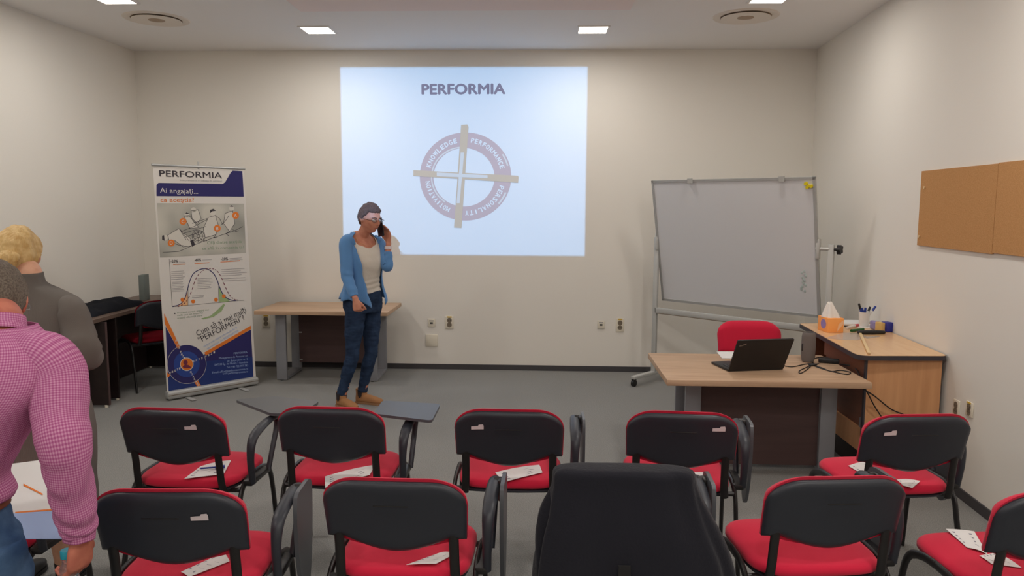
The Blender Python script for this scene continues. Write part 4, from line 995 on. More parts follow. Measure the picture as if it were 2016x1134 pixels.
# cup with markers
cp = P(1716, 644, z=CZ); cp = V((2.435, 5.74, CZ))
cup = thing('pen_cup', 'white cup full of markers on the side desk in the corner', 'cup', cp)
bm = new_bm(); lathe(bm, cp, [(.001, .0005), (.032, .0005), (.034, .002), (.040, .11), (.038, .11), (.032, .006), (.001, .005)], 32); link('cup_wall', bm, mat('white_plastic', (226, 222, 216), .4), cup, True, True)
mk = [((1707, 621), (1704, 596), M_DARK, 'marker with black cap, leftmost in the cup'), ((1712, 620), (1710, 604), M_BLUEP, 'blue marker standing left of centre in the cup'), ((1717, 620), (1717, 604), M_BLUEP, 'blue marker standing upright in the middle of the cup'), ((1722, 622), (1726, 602), M_DARK, 'white marker with black cap at the right of the cup'), ((1724, 620), (1737, 601), M_BLUEP, 'white marker with blue cap leaning far right in the cup')]
for i, (a, b, m, lab) in enumerate(mk):
    b = (b[0] - 13, b[1] + 2)
    top = P(b[0], b[1], y=cp.y + (-.01, .008, -.012, .01, -.004)[i]); base = V((cp.x + (-.008, -.012, .0, .008, .012)[i] * -1, cp.y + (.008, -.008, .01, -.006, 0)[i], CZ + .012)); d = (top - base); L_ = d.length; d.normalize()
    body = M_BLUEP if i in (0, 1, 2) else cup.children[0].data.materials[0]
    t = thing('marker', lab, 'marker', base, 0, 'markers in the cup')
    bm = new_bm(); cyl(bm, base, base + d * L_ * .76, .0072, 14); link('barrel', bm, body, t, True, True)
    bm = new_bm(); cyl(bm, base + d * L_ * .76, top, .0088, 14, .0078); link('cap', bm, m, t, True, True)
# packed sponge in violet wrapper with a blue end
sp_ = P(1731, 645, z=CZ); spx = 2.470
wr = thing('wrapped_sponge', 'blue board sponge in a printed plastic wrapper right of the marker cup', 'sponge', (spx - .02, 5.54, CZ))
bm = new_bm(); box(bm, (spx + .03, 5.50, CZ + .036), (.055, .07, .07), rot=.25, bev=.008); link('blue_block', bm, M_BLUED, wr, True, True)
bm = new_bm(); box(bm, (spx - .016, 5.51, CZ + .034), (.034, .07, .066), rot=.25, bev=.006); link('yellow_block', bm, M_SPONGE, wr, True, True)
bm = new_bm(); box(bm, (spx - .026, 5.57, CZ + .035), (.042, .08, .065), rot=.1, bev=.012); wrinkle(bm, .006, 30); link('wrapper', bm, M_BAG, wr, True, True)
def lie(name, label, cat, a, b, r, m, capm=None, capf=.3, group=None, z=None):
    z = z or CZ; A, B = P(*a, z=z + r), P(*b, z=z + r); t = thing(name, label, cat, (A.x, A.y, z), 0, group)
    bm = new_bm(); cyl(bm, A, A.lerp(B, 1 - capf), r, 14); link('barrel', bm, m, t, True, True)
    bm = new_bm(); cyl(bm, A.lerp(B, 1 - capf), B, r * 1.15, 14); link('cap', bm, capm or m, t, True, True)
MW_ = cup.children[0].data.materials[0]
lie('marker', 'green marker lying on the side desk behind the long dark case', 'marker', (1700, 648), (1676, 651), .009, M_GREENP, M_GREENP)
lie('marker', 'white marker with red cap lying on papers on the side desk', 'marker', (1668, 645), (1689, 640), .009, MW_, M_REDP, .28, z=CZ + .004)
lie('marker', 'thin dark marker lying left of the green marker on the side desk', 'marker', (1662, 642), (1674, 643), .005, M_DARK)
a_, b_ = P(1688, 654, z=CZ + .015), P(1743, 654, z=CZ + .015); bm = new_bm(); sweep(bm, [a_, a_.lerp(b_, .08), a_.lerp(b_, .5), a_.lerp(b_, .92), b_], [(.010, .006), (.020, .013), (.022, .0145), (.018, .012), (.008, .006)], side=(0, 1, 0), n=18)
o = link('glasses_case', bm, M_DARK); tag(o, 'long dark case lying across the side desk in front of the sponge', 'case'); recenter(o)
def sheet(name, label, cat, px, z, th, m, group=None):
    bm = new_bm(); prism(bm, [P(a, b, z=z) for a, b in px], (0, 0, th)); o = link(name, bm, m, None, False); tag(o, label, cat, group); recenter(o); return o
sheet('paper_stack', 'white paper stack at the back of the side desk behind the tissue box', 'paper', [(1658, 640.5), (1706, 641), (1710, 633), (1655, 632.5)], CZ, .012, M_PAPER)
sheet('paper', 'loose white sheet under the red-capped marker on the side desk', 'paper', [(1688, 645.5), (1742, 646), (1738, 639), (1700, 638.5)], CZ, .002, M_PAPER)
sheet('plastic_sleeve', 'clear plastic sleeve lying under the wooden stick on the side desk', 'sleeve', [(1624, 665.5), (1660, 655.5), (1690, 655), (1706, 663), (1688, 670), (1656, 669)], CZ, .0012, M_CLEARP)
sheet('plastic_sleeve', 'second clear sleeve corner at the right of the wooden stick', 'sleeve', [(1702, 663), (1728, 661.5), (1733, 663), (1706, 667)], CZ, .0010, M_CLEARP)
a_, b_ = P(1693, 655, z=CZ + .008), P(1711, 695, z=CZ + .008); bm = new_bm(); d = b_ - a_; box(bm, (a_ + b_) / 2, (d.length, .018, .010), rot=math.atan2(d.y, d.x), bev=.002)
o = link('wooden_stick', bm, M_PINE); tag(o, 'pale flat wooden stick pointing to the front of the side desk', 'stick'); recenter(o)

# ================================================================== PEOPLE
def frame(fwd, up=(0, 0, 1)):
    f = V(fwd).normalized(); r = f.cross(V(up)).normalized(); u = r.cross(f).normalized(); return r, f, u
def head_into(bm, c, fwd, up=(0, 0, 1), sc=1.0, ears=True):
    r, f, u = frame(fwd, up); t = bmesh.new(); bmesh.ops.create_uvsphere(t, u_segments=64, v_segments=48, radius=1)
    g = lambda a, s: math.exp(-(a / s) ** 2)
    for v in t.verts:
        d = v.co.normalized(); x, y, z = .074 * d.x, .096 * d.y, .118 * d.z
        if z < -.01:
            k = (-.01 - z) / .108; x *= 1 - .30 * k ** 1.6; y = (y + (.012 * k ** .7 if y > 0 else 0)) * (1 if y > 0 else (1 - .5 * k))
        if d.y > 0:
            ax_ = abs(x)
            y += .026 * g(x, .0095) * math.exp(-((z + .022) / .017) ** 2) + .014 * g(x, .008) * math.exp(-((z - .0) / .024) ** 2)   # nose tip, bridge
            y += .006 * g(x, .018) * g(z + .03, .010)
            y += .006 * g(z - .026, .010) * g(ax_ - .026, .028)                                       # brow
            y -= .010 * g(ax_ - .031, .016) * g(z - .006, .012)                                       # eye sockets
            y += .006 * g(ax_ - .042, .018) * g(z + .022, .018)                                       # cheekbones
            y += .007 * g(x, .022) * g(z + .054, .006) + .007 * g(x, .019) * g(z + .066, .006) - .004 * g(x, .022) * g(z + .060, .003)
            y += .010 * g(x, .022) * g(z + .096, .014)                                                # chin
        v.co = V(c) + (r * x + f * y + u * z) * sc
    merge(bm, t)
    if ears:
        for s in (-1, 1):
            R_ = Matrix((r, f, u)).transposed() @ Matrix.Rotation(s * .30, 3, 'Z')
            ec = V(c) + (r * s * .077 + f * -.006 + u * -.006) * sc
            ball(bm, ec, (.007 * sc, .018 * sc, .029 * sc), R_, 16); ball(bm, ec + (r * s * .006 - f * .008 + u * .004) * sc, (.006 * sc, .013 * sc, .021 * sc), R_, 12)
def hair_into(bm, c, fwd, up, hl, thick=.013, sc=1.0, amp=.004, fr=60, seg=(72, 56), nape=.42):
    """hl: (list of y, list of hairline z) in head space"""
    r, f, u = frame(fwd, up); t = bmesh.new(); bmesh.ops.create_uvsphere(t, u_segments=seg[0], v_segments=seg[1], radius=1)
    for v in t.verts:
        d = v.co.normalized(); x, y, z = .074 * d.x, .096 * d.y, .118 * d.z
        if z < -.01:
            k = (-.01 - z) / .108; x *= 1 - .30 * k; y *= (1 - .10 * k) if y > 0 else (1 - nape * k)
        line = interp(hl[0], hl[1], y) + .007 * noise.noise(V((x, y, z)) * 60) + .005 * noise.noise(V((x, y, z)) * 150)
        m = max(0, min(1, (z - line) / .016 + .4)); m = m * m * (3 - 2 * m)
        n_ = noise.noise(V((x * fr, y * fr, z * fr * .35))) * amp + noise.noise(V((x * fr * 2.5, y * fr * 2.5, z * fr))) * amp * .5
        off = (thick + n_) * m - .014 * (1 - m)
        nn = V((d.x / .074, d.y / .096, d.z / .118)).normalized(); q = V((x, y, z)) + nn * off
        v.co = V(c) + (r * q.x + f * q.y + u * q.z) * sc
    merge(bm, t)
def hand_into(bm, wrist, d, n, thumb, sc=1.0, curls=(.5, .55, .6, .65), spread=.10, tcurl=.5, tout=.9, seg=10):
    """d: towards the fingers, n: the side the palm faces, thumb: side of the thumb"""
    d = V(d).normalized(); n = V(n); n = (n - d * n.dot(d)).normalized(); s = d.cross(n); 
    if s.dot(V(thumb)) < 0: s = -s
    w = V(wrist); L = .085 * sc
    sweep(bm, [w - d * .02 * sc, w + d * .012 * sc, w + d * .045 * sc, w + d * .078 * sc, w + d * .090 * sc], [(.026 * sc, .019 * sc), (.028 * sc, .018 * sc), (.038 * sc, .016 * sc), (.040 * sc, .0135 * sc), (.034 * sc, .010 * sc)], side=s, n=18, pw=2.6)
    for i, (o, ln, rr_) in enumerate(((.029, .074, .0092), (.0100, .083, .0096), (-.0095, .077, .0092), (-.0280, .060, .0082))):
        p = w + d * (L - abs(o) * .15 * sc) + s * o * sc - n * .001; dirn = (d + s * (o * 4.2 * spread / .10)).normalized(); pts = [p - dirn * .014 * sc, p]; a = 0
        for k, fr in enumerate((.45, .32, .25)):
            a += curls[i] * (1.0, 1.15, .75)[k]; q = dirn * math.cos(a) + n * math.sin(a); p = p + q * ln * fr * sc; pts.append(p)
        r0 = rr_ * sc; sweep(bm, pts, [r0, r0, r0 * .95, r0 * .9, r0 * .72], n=seg, sub=4); ball(bm, pts[-1], r0 * .74, None, 10)
    p = w + d * .022 * sc + s * .024 * sc; q = (d * .62 + s * tout * .8 + n * .25).normalized(); pts = [p - q * .012 * sc, p]
    p = p + q * .040 * sc; pts.append(p); q2 = (q * math.cos(tcurl) + (n * .8 - s * .25 + d * .5).normalized() * math.sin(tcurl)).normalized(); p = p + q2 * .030 * sc; pts.append(p); p = p + q2 * .022 * sc; pts.append(p)
    sweep(bm, pts, [.013 * sc, .0135 * sc, .0115 * sc, .0100 * sc, .0075 * sc], n=seg, sub=4); ball(bm, p, .0078 * sc, None, 10)
class Trunk:
    """ellipse sections up a bent axis; table rows: (z, centre, half width, half depth, forward shift)"""
    def __init__(s, rows, fwd, sub=6):
        s.f = V(fwd).normalized(); s.r = s.f.cross(V((0, 0, 1))).normalized()
        C_ = catmull([V(r_[0]) for r_ in rows], sub); A_ = catmull([V((r_[1], r_[2], r_[3])) for r_ in rows], sub); s.C = C_; s.A = A_
        s.zs = [c.z for c in C_]
    def at(s, z):
        zs = s.zs; up = zs[-1] > zs[0]
        idx = 0
        for i in range(len(zs) - 1):
            lo, hi = min(zs[i], zs[i + 1]), max(zs[i], zs[i + 1])
            if lo <= z <= hi: idx = i; break
        else: idx = 0 if (z < min(zs)) else (len(zs) - 2 if up else 0); 
        a, b = zs[idx], zs[idx + 1]; t = 0 if abs(b - a) < 1e-9 else max(0, min(1, (z - a) / (b - a))); return s.C[idx].lerp(s.C[idx + 1], t), s.A[idx].lerp(s.A[idx + 1], t)
    def pt(s, z, phi, extra=0.0, pw=2.3):
        c, a = s.at(z); co, si = math.cos(phi), math.sin(phi)
        cx = math.copysign(abs(si) ** (2 / pw), si); cy = math.copysign(abs(co) ** (2 / pw), co)
        q = c + s.r * cx * (a.x + extra) + s.f * (cy * (a.y + extra) + a.z); return V((q.x, q.y, z))
    def loft(s, bm, z0, z1, nz=40, n=56, extra=0.0, cap=True, fn=None):
        uvl = bm.loops.layers.uv.verify(); rings = []
        for i in range(nz + 1):
            z = z0 + (z1 - z0) * i / nz; rings.append([bm.verts.new(s.pt(z, 2 * PI * k / n, extra + (fn(z, 2 * PI * k / n) if fn else 0))) for k in range(n)])
        for i in range(nz):
            for k in range(n):
                f = bm.faces.new((rings[i][k], rings[i][(k + 1) % n], rings[i + 1][(k + 1) % n], rings[i + 1][k]))
                for l, a, b in zip(f.loops, (k, k + 1, k + 1, k), (i, i, i + 1, i + 1)): l[uvl].uv = (a / n * .95, (z0 + (z1 - z0) * b / nz))
        if cap: bm.faces.new(rings[0]); bm.faces.new(rings[-1])
        return rings
def pose_len(a, b): return (V(a) - V(b)).length
def boot(parent, heel, toe, m, sole, h=.13, sc=1.0, gore=True, name='boot'):
    heel, toe = V(heel), V(toe); d = (toe - heel).normalized(); L = (toe - heel).length; s = V((d.y, -d.x, 0)); 
    def q(u, v, w): return heel + d * u * L + s * v + V((0, 0, w))
    bm = new_bm(); sweep(bm, [q(.0, 0, .045), q(.08, 0, .045), q(.28, 0, .046), q(.52, 0, .042), q(.76, 0, .034), q(.94, 0, .028), q(1.0, 0, .026)], [(.020, .03), (.033, .036), (.034, .038), (.037, .034), (.043, .026), (.032, .019), (.012, .010)], side=s, n=22, pw=2.5)
    sweep(bm, [q(.20, 0, .03), q(.20, 0, .08), q(.19, 0, h * .9), q(.19, 0, h)], [(.034, .052), (.034, .050), (.036, .048), (.038, .050)], side=s, n=22, pw=2.3)
    bm = fuse(bm, .004, 3); up = link(name, bm, m, parent, True, True, 80)
    bm = new_bm(); o = [(-.01, .026), (.25, .034), (.5, .034), (.74, .044), (.92, .036), (1.01, .0), (.92, -.036), (.74, -.044), (.5, -.034), (.25, -.034), (-.01, -.026), (-.04, 0)]
    pts = [(p.x, p.y) for p in catmull([V((a, b, 0)) for a, b in o + [o[0]]], 3)][:-1]
    prism(bm, [q(a, b, .001) for a, b in pts], (0, 0, .018)); S_ = link('sole', bm, sole, up, True, True)
    if gore:
        for k in (-1, 1):
            bm = new_bm(); prism(bm, [q(.12, k * .0335, h * .98), q(.30, k * .0335, h * .98), q(.27, k * .0375, h * .55), q(.21, k * .038, h * .42), q(.15, k * .0375, h * .55)], s * k * .006); link('elastic_panel', bm, M_ELAST, up, True, True)
    return up
def glasses(parent, c, fwd, up, w=.064, sc=1.0, m=None):
    r, f, u = frame(fwd, up); m = m or M_GLASSF
    bm = new_bm()
    def G(x, y, z): return V(c) + (r * x + f * y + u * z) * sc
    for s in (-1, 1):
        o = [G(s * .033 + .024 * math.cos(a * PI / 10), .102 - .008 * abs(math.cos(a * PI / 10)), .003 + .0115 * math.sin(a * PI / 10)) for a in range(21)]
        sweep(bm, o, .0015, n=6, sub=1)
        sweep(bm, [G(s * .060, .100, .008), G(s * .074, .085, .006), G(s * .080, .03, .004), G(s * .081, -.008, .004), G(s * .078, -.022, -.014)], .0019, n=6, sub=4)
    sweep(bm, [G(-.008, .106, .006), G(0, .109, .009), G(.008, .106, .006)], .0015, n=6, sub=3)
    g_ = link('glasses', bm, m, parent, True, True)
    for s in (-1, 1):
        bm = new_bm(); prism(bm, [G(s * .033 + .023 * math.cos(a * PI / 10), .1005 - .008 * abs(math.cos(a * PI / 10)), .003 + .0105 * math.sin(a * PI / 10)) for a in range(20)], f * .0012); link('lens', bm, M_LENS, g_, True, True)
    return g_

# ------------------------------------------------------------------ the person on the phone
W1 = thing('person', 'standing person in blue cardigan, white top and jeans holding a phone to the ear', 'person', (-1.56, 6.2, 0))
fw = V((.72, -.69, 0)).normalized(); rw = fw.cross(V((0, 0, 1)))
hc = P(728, 430, y=6.14); hfw = V((.80, -.58, -.22)).normalized(); hup = (V((0, 0, 1)) + hfw * .22).normalized()
shR, elR, wrR = P(682, 477, y=6.07), P(683, 545, y=6.01), P(700, 590, y=5.93)
shL, elL = P(745, 478, y=6.31), P(763, 527, y=6.20)
hr, hf, hu = frame(hfw, hup)
phone_c = hc - hr * .098 + hf * .030 - hu * .070
wrL = phone_c + V((.046, .01, -.125)) - hr * .026
pelv, neck = P(716, 585, y=6.2), P(712, 466, y=6.2)
rows = []
for z, a, b, s in ((.80, .150, .115, -.01), (.86, .168, .122, -.015), (.93, .160, .118, -.01), (1.00, .142, .104, 0), (1.10, .134, .102, .01), (1.20, .146, .116, .025), (1.28, .154, .110, .02), (1.36, .154, .092, .0), (1.412, .132, .072, -.01), (1.448, .082, .056, -.01), (1.485, .052, .050, -.005)):
    k = (z - .93) / (1.42 - .93); c = pelv.lerp(neck, max(0, min(1, k))); rows.append((V((c.x, c.y, z)), a, b, s))
TR = Trunk(rows, fw)
bm = new_bm(); TR.loft(bm, .84, 1.48, extra=-.008)
ncb = V((neck.x, neck.y, 1.40)); sweep(bm, [ncb, V((neck.x, neck.y, 1.44)) + fw * .012, hc - hu * .085 - hf * .028, hc - hu * .03 - hf * .02], [(.052, .050), (.047, .048), (.046, .050), (.05, .055)], side=rw, n=20)
head_into(bm, hc, hfw, hup)
for sh, el, wr, dd in ((shR, elR, wrR, 1), (shL, elL, wrL, -1)):
    sweep(bm, [sh - rw * dd * .04, sh, sh.lerp(el, .5), el, el.lerp(wr, .5), wr], [.045, .043, .036, .032, .027, (.025, .019)], n=16)
hipR, hipL = P(700, 605, y=6.12), P(730, 605, y=6.27)
kR, aR, kL, aL = P(694, 700, y=6.10), P(673, 775, y=6.12), P(731, 692, y=6.22), P(713, 768, y=6.25)
for h_, k_, a_ in ((hipR, kR, aR), (hipL, kL, aL)): sweep(bm, [h_, h_.lerp(k_, .5), k_, k_.lerp(a_, .35), V((a_.x, a_.y, .07))], [.07, .062, .046, .044, .030], n=16)
hand_into(bm, wrR, (wrR - elR).normalized() * .6 + V((0, 0, -.7)) + fw * .05, -rw * 1.0 - fw * .5, fw, sc=.98, curls=(1.15, 1.2, 1.25, 1.3), tcurl=1.0, tout=.5)
hand_into(bm, wrL, (phone_c - wrL).normalized() * .4 + V((.05, 0, .95)), hr, -fw - rw * .0 + V((0, 0, .3)) - V((.6, .4, 0)), sc=.98, curls=(.22, .26, .30, .34), spread=.02, tcurl=.2, tout=.5)
bm = fuse(bm, .0048, 3); body = link('body', bm, M_SKIN, W1, True, True, 180)
bm = new_bm(); hair_into(bm, hc, hfw, hup, ((-.1, -.04, -.018, -.006, .02, .045, .07, .1), (-.068, -.062, -.03, -.012, .024, .058, .062, .060)), thick=.016, amp=.006, fr=70); link('hair', fuse(bm, .004, 1), M_HAIRB, W1, True, True, 180)
glasses(W1, hc + hf * .004, hfw, hup)
for s in (-1, 1):
    bm = new_bm(); ball(bm, hc + hr * .031 * s + hf * .083 + hu * .004, (.012, .012, .0085), Matrix((hr, hf, hu)).transposed(), 12); e_ = link('eye', bm, M_TISSUE, W1, True, True)
    bm = new_bm(); ball(bm, hc + hr * .031 * s + hf * .0925 + hu * .002, (.0045, .003, .0045), Matrix((hr, hf, hu)).transposed(), 10); link('iris', bm, M_HAIRB, e_, True, True)
    bm = new_bm(); sweep(bm, [hc + hr * .014 * s + hf * .100 + hu * .024, hc + hr * .032 * s + hf * .098 + hu * .029, hc + hr * .050 * s + hf * .083 + hu * .023], .0028, n=8); link('eyebrow', bm, M_HAIRB, W1, True, True)
bm = new_bm(); sweep(bm, [hc - hr * .021 + hf * .0835 - hu * .060, hc + hf * .0935 - hu * .0585, hc + hr * .021 + hf * .0835 - hu * .060], [(.002, .002), (.0055, .003), (.002, .002)], side=hu, n=10); link('lips', bm, M_LIP, W1, True, True)
# white top
bm = new_bm(); uv = bm.loops.layers.uv.verify()
def topn(z, ph): return .004 * noise.noise(V((math.sin(ph) * 3, math.cos(ph) * 3, z * 22))) + .003 * math.sin(z * 150 + 2 * math.sin(ph * 2)) * max(0, min(1, (1.14 - z) / .1))
g = []
for i in range(61):
    row = []
    for k in range(72):
        a_ = 2 * PI * k / 72; d_ = math.degrees(min(a_, 2 * PI - a_)); zt_ = interp((0, 25, 55, 80, 180), (1.338, 1.362, 1.425, 1.452, 1.455), d_); z_ = .965 + (zt_ - .965) * i / 60
        row.append(bm.verts.new(TR.pt(z_, a_, .003 + topn(z_, a_))))
    g.append(row)
for i in range(60):
    for k in range(72): bm.faces.new((g[i][k], g[i][(k + 1) % 72], g[i + 1][(k + 1) % 72], g[i + 1][k]))
o = link('top', evaluated(bm, [('SOLIDIFY', dict(thickness=.003, offset=0))]), M_TOP, W1, True, True, 180)
# jeans
bm = new_bm(); T2 = Trunk(rows, fw); T2.loft(bm, .80, .985, extra=.004)
for h_, k_, a_, s in ((hipR, kR, aR, 1), (hipL, kL, aL, -1)):
    sweep(bm, [h_ + V((0, 0, .05)), h_, h_.lerp(k_, .45), k_ + V((0, 0, .05)), k_, k_.lerp(a_, .35), k_.lerp(a_, .75), V((a_.x, a_.y, .105))], [.080, (.082, .086), (.075, .078), .059, .057, .055, .045, .044], n=24)
bm = fuse(bm, .008, 5)
bm = evaluated(bm, [('SUBSURF', dict(levels=1, render_levels=1))])
wrinkle(bm, .006, 9, (1, 1, 2.6)); wrinkle(bm, .003, 26, (1, 1, 2.0)); link('jeans', bm, M_JEANS, W1, True, True, 180)
# cardigan
def panel(name, z_top, zb_fn, phis, extra, thick=.006, nz=40):
    bm = new_bm(); g = []
    n_ = len(phis)
    for i in range(nz + 1):
        row = []
        for j in range(n_):
            f_ = i / nz; zt = z_top(j / (n_ - 1)) if callable(z_top) else z_top; z = zt + (zb_fn(j / (n_ - 1)) - zt) * f_; ph = phis[j](z) if callable(phis[j]) else phis[j]
            row.append(bm.verts.new(TR.pt(z, ph, extra(z, ph, f_))))
        g.append(row)
    for i in range(nz):
        for j in range(n_ - 1): bm.faces.new((g[i][j], g[i][j + 1], g[i + 1][j + 1], g[i + 1][j]))
    bm = evaluated(bm, [('SOLIDIFY', dict(thickness=thick, offset=0))]); return link(name, bm, M_CARDI, W1, True, True, 180)
NP = 60
def phR(z): return math.radians(interp((.86, 1.0, 1.15, 1.33, 1.46), (4, 14, 30, 40, 66), z))
def phL(z): return math.radians(interp((.86, 1.0, 1.15, 1.33, 1.46), (-52, -52, -50, -46, -62), z))
phis = [(lambda z, j=j: phR(z) + (2 * PI + phL(z) - phR(z)) * j / (NP - 1)) for j in range(NP)]
def hem(s): 
    e = min(s, 1 - s); return .915 - (.07 * (1 - e / .09) if e < .09 else 0) + .008 * math.sin(s * 40)
def cex(z, ph, f_):
    fl = max(0, (1.2 - z) / .3); return .014 + .020 * fl + fl * .010 * math.sin(ph * 9) + .004 * noise.noise(V((math.sin(ph) * 4, math.cos(ph) * 4, z * 8)))
panel('cardigan', lambda s: 1.468 - .0 * s, hem, phis, cex)
for sh, el, wr, nm, rr_ in ((shR, elR, wrR, 0, (.060, .060, .056, .052, .047, .042, .036)), (shL, elL, wrL, 1, (.058, .058, .054, .054, .048, .040, .034))):
    d0 = rw * (.045 if nm == 0 else -.045)
    w_end = el.lerp(wr, .86 if nm == 0 else .62)
    bm = new_bm(); sweep(bm, [sh - d0 + V((0, 0, .012)), sh + V((0, 0, -.01)), sh.lerp(el, .45), sh.lerp(el, .85), el.lerp(w_end, .12), el.lerp(w_end, .6), w_end], list(rr_), n=30, sub=9, wob=lambda f, th, p: .0016 * math.sin(f * 40 + 3 * math.sin(th)) * (1 if f > .4 else .2) + .004 * noise.noise(p * 16)); link('cardigan_sleeve', bm, M_CARDI, W1, True, True, 180)
bm = new_bm(); wv_ = (wrL - elL).normalized(); wp = elL.lerp(wrL, .72); sweep(bm, [wp, wp + wv_ * .012, wp + wv_ * .024], [.030, .031, .030], n=20); link('bracelet', bm, M_STICK, W1, True, True)
bm = new_bm(); nb = TR.pt(1.40, 0, .0); 
sweep(bm, [TR.pt(1.475, 2.2, .006), TR.pt(1.47, 1.4, .008), TR.pt(1.40, .55, .006), TR.pt(1.355, 0, .006), TR.pt(1.40, -.55, .006), TR.pt(1.47, -1.4, .008), TR.pt(1.475, -2.2, .006)], .0013, n=6); link('necklace', bm, M_GOLD, W1, True, True)
dR = V((.80, -.60, 0)); dL = V((.97, -.22, 0))
hR_ = V((aR.x, aR.y, 0)) - dR * .055; hL_ = V((aL.x, aL.y, 0)) - dL * .055
boot(W1, hR_, hR_ + dR * .245, M_TAN, M_SOLE); boot(W1, hL_, hL_ + dL * .245, M_TAN, M_SOLE)
ph = thing('mobile_phone', 'black mobile phone held against the ear by the person in blue', 'phone', phone_c)
Rp = Matrix((hf, hr, hu)).transposed() @ Matrix.Rotation(-.42, 3, 'Y')
bm = new_bm(); box(bm, phone_c, (.072, .009, .150), rot=Rp, bev=.004); link('phone_body', bm, M_PHONE, ph, True, True)

# ------------------------------------------------------------------ the blonde person seen from behind
W2 = thing('person', 'blonde person with a bun in a grey knitted dress seen from behind at the left', 'person', (-2.2, 3.12, 0))
f2 = V((-.22, 1, 0)).normalized(); r2 = f2.cross(V((0, 0, 1)))
hc2 = P(36, 506, y=3.18); hf2 = V((-.40, .88, -.20)).normalized(); hu2 = (V((0, 0, 1)) + hf2 * .22).normalized()
rows = []
for z, a, b, s, dx in ((.0 + .30, .21, .17, 0, .0), (.55, .215, .165, 0, 0), (.70, .220, .160, 0, .0), (.82, .212, .155, -.02, 0), (.92, .188, .140, -.01, 0), (1.02, .168, .125, 0, 0), (1.12, .178, .130, 0, .005), (1.20, .190, .125, 0, .005), (1.255, .200, .105, -.005, .0), (1.29, .182, .085, -.01, -.005), (1.325, .125, .072, -.01, -.01), (1.352, .074, .064, -.005, -.02), (1.375, .062, .060, 0, -.02), (1.40, .058, .058, .0, -.02)):
    rows.append((V((-2.19 + dx, 3.10 + .03 * (z - .9), z)), a, b, s))
TR = Trunk(rows, f2)
bm = new_bm(); TR.loft(bm, .7, 1.39, extra=-.012)
sweep(bm, [V((-2.20, 3.115, 1.33)), V((-2.21, 3.13, 1.40)), hc2 - V((0, 0, .05)) - hf2 * .02], [.055, .052, .055], n=20); head_into(bm, hc2, hf2, hu2)
s2R, e2R, w2R = V((-2.015, 3.10, 1.245)), V((-1.93, 3.06, 1.045)), V((-2.05, 3.27, 1.03))
s2L, e2L, w2L = V((-2.375, 3.10, 1.245)), V((-2.44, 3.06, 1.03)), V((-2.33, 3.28, 1.05))
for s_, e_, w_ in ((s2R, e2R, w2R), (s2L, e2L, w2L)): sweep(bm, [s_, s_.lerp(e_, .5), e_, e_.lerp(w_, .5), w_], [.045, .04, .034, .03, (.026, .02)], n=14)
hand_into(bm, w2R, (w2R - e2R), V((0, 0, -1)), V((-1, 0, 0)), curls=(.4, .4, .45, .5)); hand_into(bm, w2L, (w2L - e2L), V((0, 0, -1)), V((1, 0, 0)), curls=(.4, .4, .45, .5))
for s in (-1, 1): sweep(bm, [V((-2.19 + s * .09, 3.10, .75)), V((-2.19 + s * .10, 3.10, .45)), V((-2.19 + s * .10, 3.08, .25)), V((-2.19 + s * .10, 3.08, .06))], [.085, .055, .055, .035], n=16)
link('body', fuse(bm, .007, 4), M_SKINB, W2, True, True, 180)
bm = new_bm(); TR.loft(bm, .30, 1.40, nz=80, n=80, extra=.004, fn=lambda z, ph: (.010 * math.sin(ph * 5 + z * 4) * max(0, (1.0 - z)) + .006 * noise.noise(V((math.sin(ph) * 2, math.cos(ph) * 2, z * 9))) + .005 * math.sin(z * 70 + 3 * math.sin(ph)) * max(0, 1 - abs(z - 1.0) / .12)), cap=False)
link('knitted_dress', evaluated(bm, [('SOLIDIFY', dict(thickness=.004, offset=0))]), M_GREYK, W2, True, True, 180)
for s_, e_, w_, dx in ((s2R, e2R, w2R, -1), (s2L, e2L, w2L, 1)):
    bm = new_bm(); sweep(bm, [s_ + V((dx * .06, 0, .005)), s_, s_.lerp(e_, .45), s_.lerp(e_, .85), e_.lerp(w_, .2), e_.lerp(w_, .6), w_], [.040, .060, .066, .064, .060, .050, .040], n=36, sub=8, wob=lambda f, th, p: .005 * math.sin(f * 30 + 2 * math.sin(th)) * (1 if f > .4 else .2) + .004 * noise.noise(p * 14)); link('sleeve', bm, M_GREYK, W2, True, True, 180)
bm = new_bm(); hair_into(bm, hc2, hf2, hu2, ((-.1, -.05, -.03, -.012, .02, .045, .07, .1), (-.105, -.092, -.012, .006, .03, .06, .064, .064)), thick=.019, amp=.008, fr=34, sc=1.02, nape=.08)
h2r, h2f, h2u = frame(hf2, hu2)
bunc = hc2 - h2f * .126 - h2u * .026 - h2r * .010
for k in range(5):
    pts = []
    for i in range(15):
        a = 2 * PI * i / 12 + k * 1.3; rr_ = .026 - .004 * k + .004 * math.sin(i * 2.1 + k); pts.append(bunc - h2f * (.006 + .005 * k) + h2r * rr_ * 1.25 * math.cos(a) + h2u * rr_ * math.sin(a))
    sweep(bm, pts, .0105 - .001 * k, n=8, sub=3)
for k in range(0):
    a = -1.0 + k * .33; st_ = hc2 + h2r * .075 * math.sin(a * 1.4) + h2u * (.105 - .02 * abs(a)) - h2f * .02; md = hc2 + h2r * .085 * math.sin(a) + h2u * .03 - h2f * .095; sweep(bm, [st_, md, bunc + h2r * .02 * math.sin(a) + h2u * .012], [.014, .013, .009], n=8)
ball(bm, hc2 - h2f * .052 - h2u * .078 - h2r * .012, (.060, .048, .050), Matrix((h2r, h2f, h2u)).transposed(), 24)
link('hair', fuse(bm, .0045, 2), M_BLOND, W2, True, True, 180)
for s in (-1, 1):
    b0 = V((-2.19 + s * .10, 3.04, 0)); boot(W2, b0, b0 + f2 * .24, M_DARK, M_DARK, gore=False, name='shoe')

